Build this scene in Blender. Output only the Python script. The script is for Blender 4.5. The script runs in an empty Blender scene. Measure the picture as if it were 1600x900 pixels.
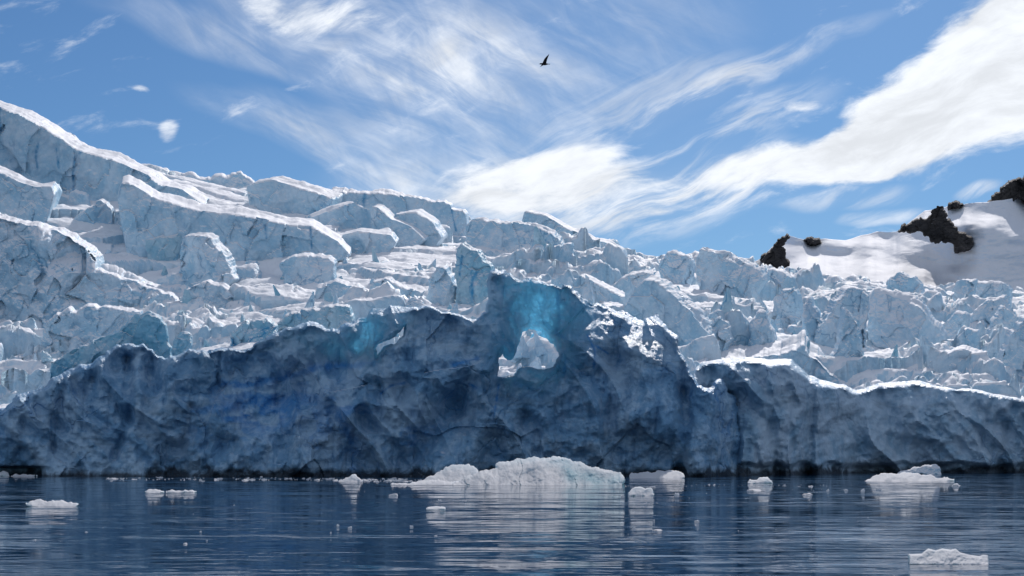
import bpy, math, random
import numpy as np
from mathutils import Vector

# ---------------------------------------------------------------- camera, sky, sun, exposure
SC = bpy.context.scene
COL = SC.collection
F, HR, CH = 2222.0, 712.0, 5.0           # focal length in photo pixels, horizon row, eye height
SUN_EL, SUN_AZ = math.radians(37), math.radians(16)   # azimuth from +y towards +x

cam = bpy.data.cameras.new('camera'); co = bpy.data.objects.new('camera', cam); COL.objects.link(co)
co.location = (0, 0, CH); co.rotation_euler = (math.radians(90), 0, 0)
cam.sensor_width = 36; cam.lens = 36 * F / 1600; cam.shift_y = (HR - 450) / 1600
cam.clip_start = 0.5; cam.clip_end = 60000
SC.camera = co
SC.view_settings.view_transform = 'Standard'; SC.view_settings.look = 'None'
SC.view_settings.exposure = 0.05; SC.view_settings.gamma = 1; SC.view_settings.use_curve_mapping = False
SC.cycles.max_bounces = 5; SC.cycles.diffuse_bounces = 3; SC.cycles.transmission_bounces = 4
SC.cycles.use_denoising = True
SC.cycles.use_adaptive_sampling = True

sun = bpy.data.lights.new('sun', 'SUN'); so = bpy.data.objects.new('sun', sun); COL.objects.link(so)
sun.energy = 3.8; sun.angle = math.radians(0.6); sun.color = (1.0, 0.94, 0.90)
sd = Vector((math.sin(SUN_AZ) * math.cos(SUN_EL), math.cos(SUN_AZ) * math.cos(SUN_EL), math.sin(SUN_EL)))
so.rotation_euler = sd.to_track_quat('Z', 'Y').to_euler()

class NT:
    """small helper for node trees"""
    def __init__(s, tree): s.t = tree; s.t.nodes.clear()
    def n(s, typ, ins=None, **kw):
        nd = s.t.nodes.new(typ)
        for k, v in kw.items(): setattr(nd, k, v)
        for k, v in (ins or {}).items():
            sock = nd.inputs[k]
            if isinstance(v, bpy.types.NodeSocket): s.t.links.new(v, sock)
            else: sock.default_value = v
        return nd
    def m(s, op, a, b=0.0, c=None, clamp=False):
        nd = s.t.nodes.new('ShaderNodeMath'); nd.operation = op; nd.use_clamp = clamp
        for i, v in enumerate((a, b) if c is None else (a, b, c)):
            if isinstance(v, bpy.types.NodeSocket): s.t.links.new(v, nd.inputs[i])
            else: nd.inputs[i].default_value = v
        return nd.outputs[0]
    def ramp(s, v, lo, hi, a=0.0, b=1.0, smooth=True):
        nd = s.n('ShaderNodeMapRange', {'Value': v, 'From Min': lo, 'From Max': hi, 'To Min': a, 'To Max': b})
        nd.interpolation_type = 'SMOOTHSTEP' if smooth else 'LINEAR'
        return nd.outputs[0]
    def mix(s, f, a, b):
        nd = s.t.nodes.new('ShaderNodeMix'); nd.data_type = 'RGBA'
        for i, v in ((0, f), (6, a), (7, b)):
            if isinstance(v, bpy.types.NodeSocket): s.t.links.new(v, nd.inputs[i])
            else: nd.inputs[i].default_value = v if i == 0 else (*v[:3], 1)
        return nd.outputs[2]
    def noise(s, vec, scale, detail=4, rough=0.55, dist=0.0):
        return s.n('ShaderNodeTexNoise', {'Vector': vec, 'Scale': scale, 'Detail': detail, 'Roughness': rough, 'Distortion': dist}).outputs[0]
    def xyz(s, x, y, z=0.0):
        return s.n('ShaderNodeCombineXYZ', {0: x, 1: y, 2: z}).outputs[0]

def build_world():
    w = bpy.data.worlds.new('World'); SC.world = w; w.use_nodes = True
    t = NT(w.node_tree)
    sky = t.n('ShaderNodeTexSky', sky_type='NISHITA')
    sky.sun_disc = False; sky.sun_elevation = SUN_EL; sky.sun_rotation = SUN_AZ
    sky.altitude = 0; sky.air_density = 1.0; sky.dust_density = 0.3; sky.ozone_density = 2.5
    tc = t.n('ShaderNodeTexCoord').outputs['Generated']
    sep = t.n('ShaderNodeSeparateXYZ', {0: tc})
    X, Y, Z = sep.outputs
    yy = t.m('MAXIMUM', Y, 0.05)
    U = t.m('DIVIDE', X, yy); V = t.m('DIVIDE', Z, yy)
    front = t.ramp(Y, 0.15, 0.5)
    # warp of the cloud coordinates
    uv = t.xyz(U, V)
    wn = t.n('ShaderNodeTexNoise', {'Vector': uv, 'Scale': 7.0, 'Detail': 3.0}).outputs['Color']
    wv = t.n('ShaderNodeVectorMath', {0: wn, 1: (0.5, 0.5, 0.5)}, operation='SUBTRACT').outputs[0]
    wv2 = t.n('ShaderNodeVectorMath', {0: wv, 'Scale': 0.05}, operation='SCALE').outputs[0]
    uvw = t.n('ShaderNodeVectorMath', {0: uv, 1: wv2}, operation='ADD').outputs[0]
    def rot(ang):
        m_ = t.n('ShaderNodeMapping', {0: uvw, 'Rotation': (0, 0, -math.radians(ang))}); return m_.outputs[0]
    def streak(ang, sx, sy, scale, detail=7, rough=0.6, dist=0.3):
        s_ = t.n('ShaderNodeSeparateXYZ', {0: rot(ang)})
        v = t.xyz(t.m('MULTIPLY', s_.outputs[0], sx), t.m('MULTIPLY', s_.outputs[1], sy))
        return t.noise(v, scale, detail, rough, dist)
    su = t.n('ShaderNodeSeparateXYZ', {0: uvw})
    def blob(px, row, rx, ry, ang, w=1.0, hard=0.0):
        cu, cv = (px - 800) / F, (HR - row) / F; a = math.radians(ang); c, s_ = math.cos(a), math.sin(a)
        du = t.m('SUBTRACT', su.outputs[0], cu); dv = t.m('SUBTRACT', su.outputs[1], cv)
        p = t.m('ADD', t.m('MULTIPLY', du, c * F / rx), t.m('MULTIPLY', dv, s_ * F / rx))
        q = t.m('ADD', t.m('MULTIPLY', du, -s_ * F / ry), t.m('MULTIPLY', dv, c * F / ry))
        r2 = t.m('ADD', t.m('MULTIPLY', p, p), t.m('MULTIPLY', q, q))
        return t.ramp(r2, 1.0, hard, 0.0, w)
    def total(bl):
        o = bl[0]
        for b in bl[1:]: o = t.m('ADD', o, b)
        return o
    # dense white clouds
    nR = streak(22, 1.0, 4.5, 7.0, 8, 0.58, 0.2)
    nR2 = streak(14, 1.0, 2.6, 26.0, 8, 0.66, 0.3)
    nRR = t.m('ADD', t.m('MULTIPLY', nR, 0.55), t.m('MULTIPLY', nR2, 0.45))
    dense = total([blob(1560, 95, 330, 105, 27, 1.15), blob(1480, 190, 320, 70, 20, 1.0), blob(1270, 252, 290, 48, 9, 1.0),
                   blob(850, 285, 215, 62, 4, 1.05), blob(760, 330, 110, 40, 0, 0.7), blob(880, 245, 120, 26, 12, 0.7),
                   blob(480, 12, 150, 44, -14, 0.62), blob(266, 207, 26, 17, 70, 0.50), blob(222, 141, 16, 8, 0, 0.36), blob(1245, 159, 44, 13, 5, 0.5), blob(1420, 150, 170, 50, 24, 0.6), blob(1550, 160, 260, 110, 20, 0.9),
                   blob(1680, -20, 300, 130, 35, 1.2)])
    dmask = t.ramp(t.m('ADD', dense, t.m('MULTIPLY', t.m('SUBTRACT', nRR, 0.5), 3.6)), 0.16, 1.08)
    # thin cirrus, left family sinking to the right, right family rising to the right
    nL = streak(-24, 1.0, 6.0, 6.0, 9, 0.62, 0.6)
    nL2 = streak(-55, 1.0, 3.0, 12.0, 8, 0.6, 0.8)
    cl = total([blob(620, 60, 420, 110, -18, 0.55), blob(700, 160, 260, 130, -15, 0.6), blob(560, 250, 240, 60, -28, 0.5),
                blob(420, 75, 330, 50, -16, 0.45), blob(900, 60, 330, 120, 10, 0.35), blob(760, 300, 330, 80, 0, 0.45), blob(640, 165, 100, 70, 40, 0.3),
                blob(450, 215, 220, 40, -25, 0.35)])
    cm = t.m('MULTIPLY', cl, t.ramp(t.m('ADD', t.m('MULTIPLY', nL, 0.65), t.m('MULTIPLY', nL2, 0.35)), 0.36, 0.70, 0.22, 1.35))
    nM = streak(27, 1.0, 6.0, 8.0, 9, 0.62, 0.4)
    cr = total([blob(1120, 130, 330, 30, 25, 0.5), blob(1060, 225, 300, 55, 22, 0.6), blob(960, 330, 300, 80, 12, 0.8),
                blob(1300, 310, 160, 26, 8, 0.5), blob(1000, 160, 240, 60, 22, 0.4), blob(1130, 280, 200, 60, 15, 0.6), blob(1380, 335, 90, 16, 10, 0.5), blob(1540, 300, 50, 14, 14, 0.6)])
    cm2 = t.m('MULTIPLY', cr, t.ramp(nM, 0.40, 0.62, 0.1, 1.5))
    thin = t.m('MULTIPLY', t.m('ADD', cm, cm2), 0.66, clamp=True)
    a = t.m('SUBTRACT', 1.0, t.m('MULTIPLY', t.m('SUBTRACT', 1.0, dmask, clamp=True), t.m('SUBTRACT', 1.0, thin, clamp=True)), clamp=True)
    a = t.m('MULTIPLY', a, front)
    # unseen broken cloud added over the rest of the sky as brighter fill light
    gen = t.n('ShaderNodeMapping', {0: tc, 'Scale': (1.0, 1.0, 3.5)}).outputs[0]
    far = t.m('MULTIPLY', t.ramp(t.noise(gen, 1.8, 7, 0.6), 0.36, 0.60), t.m('SUBTRACT', 1.0, front))
    a = t.m('MAXIMUM', a, t.m('MULTIPLY', far, 0.52))
    a = t.m('MULTIPLY', a, t.ramp(Z, -0.02, 0.02))
    tint = t.n('ShaderNodeMix', {0: 1.0}, data_type='RGBA', blend_type='MULTIPLY')
    t.t.links.new(sky.outputs[0], tint.inputs[6]); tint.inputs[7].default_value = (0.345, 0.52, 0.70, 1)
    shade = t.ramp(t.m('ADD', t.m('MULTIPLY', nR, 0.6), t.m('MULTIPLY', nR2, 0.4)), 0.35, 0.62, 0.84, 1.08)
    cc = t.n('ShaderNodeVectorMath', {0: (8.8, 9.2, 9.8), 'Scale': shade}, operation='SCALE').outputs[0]
    col = t.mix(a, tint.outputs[2], cc)
    bg = t.n('ShaderNodeBackground', {'Color': col, 'Strength': 0.10})
    t.n('ShaderNodeOutputWorld', {'Surface': bg.outputs[0]})
build_world()

# ---------------------------------------------------------------- numpy noise
def _h(ix, iy, iz, seed):
    with np.errstate(over='ignore'):
        h = (ix.astype(np.int64) * 374761393 + iy.astype(np.int64) * 668265263 + iz.astype(np.int64) * 2147483647 + seed * 1274126177) & 0xffffffff
        h = ((h ^ (h >> 13)) * 1274126177) & 0xffffffff
        h = ((h ^ (h >> 16)) * 2246822519) & 0xffffffff
        h = h ^ (h >> 15)
    return (h & 0xffffff).astype(np.float64) / 16777216.0 * 2 - 1
def vnoise(x, y, z, seed=0):
    ix, iy, iz = np.floor(x), np.floor(y), np.floor(z)
    fx, fy, fz = x - ix, y - iy, z - iz
    fx = fx * fx * fx * (fx * (fx * 6 - 15) + 10); fy = fy * fy * fy * (fy * (fy * 6 - 15) + 10); fz = fz * fz * fz * (fz * (fz * 6 - 15) + 10)
    r = 0
    for a in (0, 1):
        wx = fx if a else 1 - fx
        for b in (0, 1):
            wy = fy if b else 1 - fy
            for c in (0, 1):
                wz = fz if c else 1 - fz
                r = r + wx * wy * wz * _h(ix + a, iy + b, iz + c, seed)
    return r
def fbm(x, y, z, octs=4, gain=0.5, seed=0):
    r = 0; a = 1.0; f = 1.0
    for o in range(octs):
        r = r + a * vnoise(x * f + 17.3 * o, y * f - 9.1 * o, z * f + 4.7 * o, seed + o); a *= gain; f *= 2.03
    return r
def facet(x, y, z, seed=0):
    """continuous piecewise-planar noise: linear over jittered tetrahedra, broken-ice facets"""
    # rotate so that lattice planes do not line up with the axes, and warp a little
    xr = 0.74 * x + 0.43 * y - 0.52 * z; yr = -0.28 * x + 0.89 * y + 0.36 * z; zr = 0.61 * x - 0.12 * y + 0.78 * z
    w = 0.35
    xa = xr + w * vnoise(xr * 0.7, yr * 0.7, zr * 0.7, seed + 91); ya = yr + w * vnoise(xr * 0.7 + 31, yr * 0.7, zr * 0.7, seed + 92)
    za = zr + w * vnoise(xr * 0.7, yr * 0.7 + 57, zr * 0.7, seed + 93)
    ix, iy, iz = np.floor(xa), np.floor(ya), np.floor(za)
    f = np.stack([xa - ix, ya - iy, za - iz], 0)
    order = np.argsort(-f, axis=0); fs = np.take_along_axis(f, order, 0)
    p = np.stack([ix, iy, iz], 0)
    r = (1 - fs[0]) * _h(p[0], p[1], p[2], seed)
    for k in range(3):
        for ax in range(3): p[ax] = p[ax] + (order[k] == ax)
        wgt = fs[k] - (fs[k + 1] if k < 2 else 0)
        r = r + wgt * _h(p[0], p[1], p[2], seed)
    return r
def sstep(a, b, x):
    t = np.clip((x - a) / (b - a), 0, 1); return t * t * (3 - 2 * t)
def voro(x, y, seed=0, jit=0.9):
    """2D cells: nearest centre (cx, cy), its id, distances F1 and F2"""
    ix, iy = np.floor(x), np.floor(y); z0 = np.zeros_like(x)
    d1 = np.full_like(x, 1e9); d2 = np.full_like(x, 1e9); bx = np.zeros_like(x); by = np.zeros_like(x); bid = np.zeros_like(x)
    for a in (-1, 0, 1):
        for b in (-1, 0, 1):
            gx, gy = ix + a, iy + b
            cx = gx + 0.5 + 0.5 * jit * _h(gx, gy, z0, seed); cy = gy + 0.5 + 0.5 * jit * _h(gx, gy, z0, seed + 7)
            d = np.hypot(x - cx, y - cy); near = d < d1
            d2 = np.where(near, d1, np.minimum(d2, d)); d1 = np.where(near, d, d1)
            bx = np.where(near, cx, bx); by = np.where(near, cy, by); bid = np.where(near, gx * 157 + gy * 1013, bid)
    return bx, by, bid, d1, d2
def idr(bid, k):
    z0 = np.zeros_like(bid); return _h(bid, z0, z0 + k, 300 + k)

# ---------------------------------------------------------------- object helpers
def tag(o, label=None, cat=None, group=None, kind=None):
    if label: o['label'] = label
    if cat: o['category'] = cat
    if group: o['group'] = group
    if kind: o['kind'] = kind
    return o
def mesh_obj(name, verts, quads, mat, loc=None, sharp=None, attrs=None, tris=None, parent=None, smooth=True):
    verts = np.asarray(verts, dtype=np.float64); quads = np.asarray(quads, dtype=np.int64).reshape(-1, 4)
    nt = 0 if tris is None else len(tris)
    me = bpy.data.meshes.new(name)
    me.vertices.add(len(verts))
    if loc is None: loc = np.array([verts[:, 0].mean(), verts[:, 1].mean(), verts[:, 2].min()])
    loc = np.asarray(loc, float)
    me.vertices.foreach_set('co', (verts - loc).astype(np.float32).ravel())
    nl = len(quads) * 4 + nt * 3
    me.loops.add(nl); me.polygons.add(len(quads) + nt)
    li = quads.ravel() if nt == 0 else np.concatenate([quads.ravel(), np.asarray(tris).ravel()])
    me.loops.foreach_set('vertex_index', li.astype(np.int32))
    ls = np.arange(len(quads)) * 4
    if nt: ls = np.concatenate([ls, len(quads) * 4 + np.arange(nt) * 3])
    me.polygons.foreach_set('loop_start', ls.astype(np.int32))
    me.polygons.foreach_set('use_smooth', np.full(len(ls), smooth))
    me.update(calc_edges=True)
    for k, v in (attrs or {}).items():
        a = me.attributes.new(k, 'FLOAT', 'POINT'); a.data.foreach_set('value', np.asarray(v, np.float32))
    if sharp and smooth: me.set_sharp_from_angle(angle=math.radians(sharp))
    me.materials.append(mat)
    o = bpy.data.objects.new(name, me); COL.objects.link(o); o.location = loc
    if parent: o.parent = parent; o.matrix_parent_inverse = parent.matrix_world.inverted()
    return o
def wx(px, y): return (px - 800) / F * y
def wz(row, y): return CH + (HR - row) / F * y

# ---------------------------------------------------------------- materials
def mat_new(name):
    m = bpy.data.materials.new(name); m.use_nodes = True; return m, NT(m.node_tree)
def make_ice(name, ice=(0.62, 0.76, 0.86), deep=(0.30, 0.55, 0.74), vein=(0.02, 0.20, 0.55), snow=(0.88, 0.88, 0.90), vein_amt=0.5, dirt_shade=False,
             bump=0.5, snow_lo=0.45, snow_hi=0.75, trans=(0.43, 0.82, 0.99), base_trans=0.0, scale=1.0, patches=0.5):
    m, t = mat_new(name)
    geo = t.n('ShaderNodeNewGeometry'); pos = geo.outputs['Position']
    P = t.n('ShaderNodeVectorMath', {0: pos, 'Scale': scale}, operation='SCALE').outputs[0]
    nz = t.n('ShaderNodeSeparateXYZ', {0: geo.outputs['True Normal']}).outputs[2]
    n1 = t.noise(P, 0.06, 5, 0.62, 1.2); n2 = t.noise(P, 0.5, 6, 0.65, 0.2); n3 = t.noise(P, 2.6, 4, 0.62)
    # patchy density of the ice, its contrast also painting in soft light and dark
    dens = t.ramp(t.m('ADD', t.m('MULTIPLY', n1, 0.65), t.m('MULTIPLY', n2, 0.35)), 0.42, 0.58)
    c = t.mix(dens, ice, deep)
    c = t.mix(t.ramp(n2, 0.50, 0.72, 0, patches), c, snow)
    # blue cracks: thin lines of clear ice
    wp = t.n('ShaderNodeTexNoise', {'Vector': P, 'Scale': 0.09, 'Detail': 3.0}).outputs['Color']
    wpp = t.n('ShaderNodeVectorMath', {0: P, 1: t.n('ShaderNodeVectorMath', {0: wp, 'Scale': 22.0}, operation='SCALE').outputs[0]}, operation='ADD').outputs[0]
    vo = t.n('ShaderNodeTexVoronoi', {'Vector': wpp, 'Scale': 0.055}, feature='DISTANCE_TO_EDGE').outputs['Distance']
    brk = t.ramp(t.noise(P, 0.035, 3, 0.5), 0.50, 0.62)
    ln = t.m('MULTIPLY', t.ramp(vo, 0.030, 0.004), brk)
    broad = t.m('MULTIPLY', t.ramp(vo, 0.16, 0.0), t.m('MULTIPLY', brk, t.ramp(t.noise(P, 0.02, 2, 0.5), 0.48, 0.62)))
    va = t.n('ShaderNodeAttribute', attribute_name='vein').outputs['Fac']
    vv = t.m('MULTIPLY', t.m('ADD', ln, t.m('MULTIPLY', broad, 0.5)), vein_amt)
    c = t.mix(vv, c, vein)
    if dirt_shade:
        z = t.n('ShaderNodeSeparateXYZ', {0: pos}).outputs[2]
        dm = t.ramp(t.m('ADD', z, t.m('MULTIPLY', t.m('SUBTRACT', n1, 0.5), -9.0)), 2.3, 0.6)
        c = t.mix(t.m('MULTIPLY', dm, t.ramp(n3, 0.3, 0.6, 0.75, 1.0)), c, (0.018, 0.022, 0.030))  # dark debris at the foot, with the undercut's shade painted into it
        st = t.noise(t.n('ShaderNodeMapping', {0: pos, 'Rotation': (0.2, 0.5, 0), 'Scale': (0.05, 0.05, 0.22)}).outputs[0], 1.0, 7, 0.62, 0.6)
        c = t.mix(t.ramp(st, 0.52, 0.70, 0, 0.42), c, (0.10, 0.15, 0.19))  # dark streaks paint the light and dark of the lumpy face
    # snow lies on what faces up
    sn = t.ramp(t.m('ADD', nz, t.m('MULTIPLY', t.m('SUBTRACT', n2, 0.5), 0.5)), snow_lo, snow_hi)
    c = t.mix(sn, c, snow)
    c = t.mix(t.m('MULTIPLY', va, t.ramp(n2, 0.25, 0.7, 0.45, 1.0), clamp=True), c, vein)
    c = t.mix(t.m('MULTIPLY', t.ramp(n3, 0.35, 0.65), 0.10), c, (0.45, 0.55, 0.65))
    # relief
    bv = t.n('ShaderNodeTexVoronoi', {'Vector': wpp, 'Scale': 0.42}, feature='F1').outputs['Distance']
    h = t.m('ADD', t.m('MULTIPLY', n2, 1.3), t.m('ADD', t.m('MULTIPLY', n3, 0.33), t.m('MULTIPLY', bv, 0.32)))
    h = t.m('SUBTRACT', h, t.m('MULTIPLY', ln, 0.6))
    bs = t.m('MULTIPLY', t.ramp(sn, 0.0, 1.0, 1.0, 0.5), bump)
    bp = t.n('ShaderNodeBump', {'Strength': bs, 'Distance': 1.0 / scale, 'Height': h}).outputs[0]
    rough = t.ramp(sn, 0, 1, 0.42, 0.75)
    pr = t.n('ShaderNodeBsdfPrincipled', {'Base Color': c, 'Roughness': rough, 'IOR': 1.31, 'Specular IOR Level': 0.35, 'Normal': bp})
    tr = t.n('ShaderNodeBsdfTranslucent', {'Color': (*trans, 1), 'Normal': bp})
    th = t.n('ShaderNodeAttribute', attribute_name='thin').outputs['Fac']  # hand-set glow weight: how much sunlight comes through
    th = t.m('ADD', t.m('MULTIPLY', t.m('MULTIPLY', th, 0.95), t.ramp(t.m('ADD', t.m('MULTIPLY', n1, 0.5), t.m('MULTIPLY', n2, 0.5)), 0.38, 0.6, 0.55, 1.1)), base_trans, clamp=True)
    mx = t.n('ShaderNodeMixShader', {0: th, 1: pr.outputs[0], 2: tr.outputs[0]})
    t.n('ShaderNodeOutputMaterial', {'Surface': mx.outputs[0]})
    return m
ICE_CLIFF = make_ice('cliff_ice', ice=(0.41, 0.59, 0.75), deep=(0.17, 0.36, 0.56), vein=(0.0, 0.20, 0.56), vein_amt=0.28, dirt_shade=True, bump=0.75, snow_lo=0.92, snow_hi=1.12, patches=0.04)
ICE_WALL = make_ice('wall_ice', ice=(0.54, 0.68, 0.80), deep=(0.30, 0.48, 0.63), vein=(0.0, 0.13, 0.36), vein_amt=0.25, dirt_shade=True, bump=0.6, snow_lo=0.85, snow_hi=1.05, patches=0.06)
ICE_FALL = make_ice('icefall_ice', ice=(0.64, 0.78, 0.88), deep=(0.38, 0.62, 0.78), vein=(0.03, 0.28, 0.52), vein_amt=0.4, bump=0.6)
ICE_BLUE = make_ice('clear_blue_ice', ice=(0.52, 0.72, 0.82), deep=(0.27, 0.55, 0.70), vein=(0.02, 0.33, 0.62), vein_amt=0.6, bump=0.6, base_trans=0.10, snow_lo=0.6, snow_hi=0.85)
SNOW_TERRAIN = make_ice('icefall_snow', ice=(0.66, 0.79, 0.88), deep=(0.42, 0.64, 0.79), vein=(0.06, 0.38, 0.62), vein_amt=0.3, bump=0.6, snow_lo=0.35, snow_hi=0.7)
BRASH = make_ice('brash_ice', ice=(0.90, 0.93, 0.95), deep=(0.85, 0.90, 0.93), vein_amt=0.0, bump=0.3, base_trans=0.35, trans=(0.9, 0.95, 0.98), snow_lo=-0.2, snow_hi=0.2, scale=3.0)
ICE_FLOE = make_ice('floe_ice', ice=(0.92, 0.95, 0.96), deep=(0.62, 0.84, 0.90), vein=(0.10, 0.50, 0.62), vein_amt=0.5, bump=0.5, base_trans=0.22, trans=(0.55, 0.85, 0.92), snow_lo=0.1, snow_hi=0.5, scale=3.0)
MTN_SNOW = make_ice('mountain_snow', ice=(0.84, 0.88, 0.93), deep=(0.74, 0.82, 0.92), vein_amt=0.0, bump=0.25, snow_lo=0.1, snow_hi=0.5, scale=0.25)

def make_rock():
    m, t = mat_new('dark_rock')
    geo = t.n('ShaderNodeNewGeometry'); P = geo.outputs['Position']
    nz = t.n('ShaderNodeSeparateXYZ', {0: geo.outputs['True Normal']}).outputs[2]
    n1 = t.noise(P, 0.05, 8, 0.65, 0.5); n2 = t.noise(P, 0.3, 6, 0.6)
    c = t.mix(t.ramp(n1, 0.35, 0.65), (0.012, 0.011, 0.012), (0.060, 0.052, 0.048))
    c = t.mix(t.ramp(t.m('ADD', nz, t.m('MULTIPLY', t.m('SUBTRACT', n1, 0.5), 1.2)), 1.0, 1.12), c, (0.8, 0.82, 0.85))
    h = t.m('ADD', t.m('MULTIPLY', n1, 9.0), t.m('MULTIPLY', n2, 1.2))
    bp = t.n('ShaderNodeBump', {'Strength': 0.9, 'Distance': 1.0, 'Height': h}).outputs[0]
    pr = t.n('ShaderNodeBsdfPrincipled', {'Base Color': c, 'Roughness': 0.85, 'Normal': bp})
    t.n('ShaderNodeOutputMaterial', {'Surface': pr.outputs[0]}); return m
ROCK = make_rock()

def make_water():
    m, t = mat_new('sea_water')
    P = t.n('ShaderNodeNewGeometry').outputs['Position']
    def st(sx, sy, scale, det, rough=0.5, dist=0.0, rz=0.0, out=0):
        return t.n('ShaderNodeTexNoise', {'Vector': t.n('ShaderNodeMapping', {0: P, 'Scale': (sx, sy, 1), 'Rotation': (0, 0, rz)}).outputs[0], 'Scale': scale, 'Detail': det, 'Roughness': rough, 'Distortion': dist}).outputs[out]
    patch = t.ramp(st(0.35, 1.0, 0.030, 3, 0.55, 0.6), 0.36, 0.64, 0.35, 1.25)
    def slopes(col, k):
        v = t.n('ShaderNodeVectorMath', {0: col, 1: (0.5, 0.5, 0.5)}, operation='SUBTRACT').outputs[0]
        return t.n('ShaderNodeVectorMath', {0: v, 1: k}, operation='MULTIPLY').outputs[0]
    swell = slopes(st(0.22, 1.0, 0.16, 3, 0.5, 0.4, 0.05, 1), (0.04, 0.13, 0.0))
    wave = slopes(st(0.25, 1.0, 1.0, 5, 0.68, 0.6, 0.04, 1), (0.14, 0.46, 0.0))
    wave = t.n('ShaderNodeVectorMath', {0: wave, 'Scale': patch}, operation='SCALE').outputs[0]
    sl = t.n('ShaderNodeVectorMath', {0: swell, 1: wave}, operation='ADD').outputs[0]
    nr = t.n('ShaderNodeVectorMath', {0: t.n('ShaderNodeVectorMath', {0: sl, 1: (0.0, 0.0, 1.0)}, operation='ADD').outputs[0]}, operation='NORMALIZE').outputs[0]
    pr = t.n('ShaderNodeBsdfPrincipled', {'Base Color': (0.003, 0.026, 0.070, 1), 'Roughness': 0.03, 'IOR': 1.333, 'Normal': nr})
    t.n('ShaderNodeOutputMaterial', {'Surface': pr.outputs[0]}); return m
WATER = make_water()

# ---------------------------------------------------------------- sea
s_ = 30000.0
water = mesh_obj('sea_water', [(-s_, -s_, 0), (s_, -s_, 0), (s_, s_, 0), (-s_, s_, 0)], [(0, 1, 2, 3)], WATER, loc=(0, 0, 0))
tag(water, 'dark blue calm sea with fine ripples', 'sea', kind='structure')

# ---------------------------------------------------------------- glacier slope behind the cliff
TP = [-500, 0, 200, 400, 600, 800, 1000, 1200, 1400, 1600, 2100]
TY = [330, 380, 440, 520, 640, 800, 950, 1250]
TR = np.array([
 [650, 610, 540, 430, 290, 150, 110, 190],
 [655, 628, 560, 480, 345, 210, 182, 260],
 [655, 612, 535, 462, 352, 272, 260, 330],
 [655, 600, 520, 450, 366, 306, 292, 360],
 [655, 598, 508, 452, 388, 336, 322, 380],
 [655, 600, 520, 466, 412, 368, 352, 400],
 [655, 604, 545, 492, 444, 416, 404, 440],
 [660, 615, 565, 512, 466, 436, 424, 450],
 [665, 628, 588, 534, 484, 458, 450, 470],
 [670, 642, 610, 562, 508, 474, 462, 480],
 [675, 650, 620, 575, 520, 485, 470, 490]], float)
_fp = np.linspace(-500, 2100, 521); _fy = np.linspace(330, 1250, 185)
_t1 = np.array([np.interp(_fy, TY, r) for r in TR]); _t2 = np.array([np.interp(_fp, TP, _t1[:, j]) for j in range(len(_fy))]).T
def _blur(a, ax, n):
    k = np.exp(-0.5 * (np.arange(-3 * n, 3 * n + 1) / n) ** 2); k /= k.sum(); pad = [(0, 0), (0, 0)]; pad[ax] = (3 * n, 3 * n)
    b = np.pad(a, pad, mode='edge'); return np.apply_along_axis(lambda v: np.convolve(v, k, 'valid'), ax, b)
_t2 = _blur(_blur(_t2, 0, 14), 1, 3)
def base_row(px, y):
    u = np.clip((px + 500) / 5.0, 0, 519.999); v = np.clip((y - 330) / 5.0, 0, 183.999)
    i, j = u.astype(int), v.astype(int); a, b = u - i, v - j
    return (_t2[i, j] * (1 - a) + _t2[i + 1, j] * a) * (1 - b) + (_t2[i, j + 1] * (1 - a) + _t2[i + 1, j + 1] * a) * b
def base_z(x, y):
    px = 800 + F * x / y
    return CH + (HR - base_row(px, y)) / F * y
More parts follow.
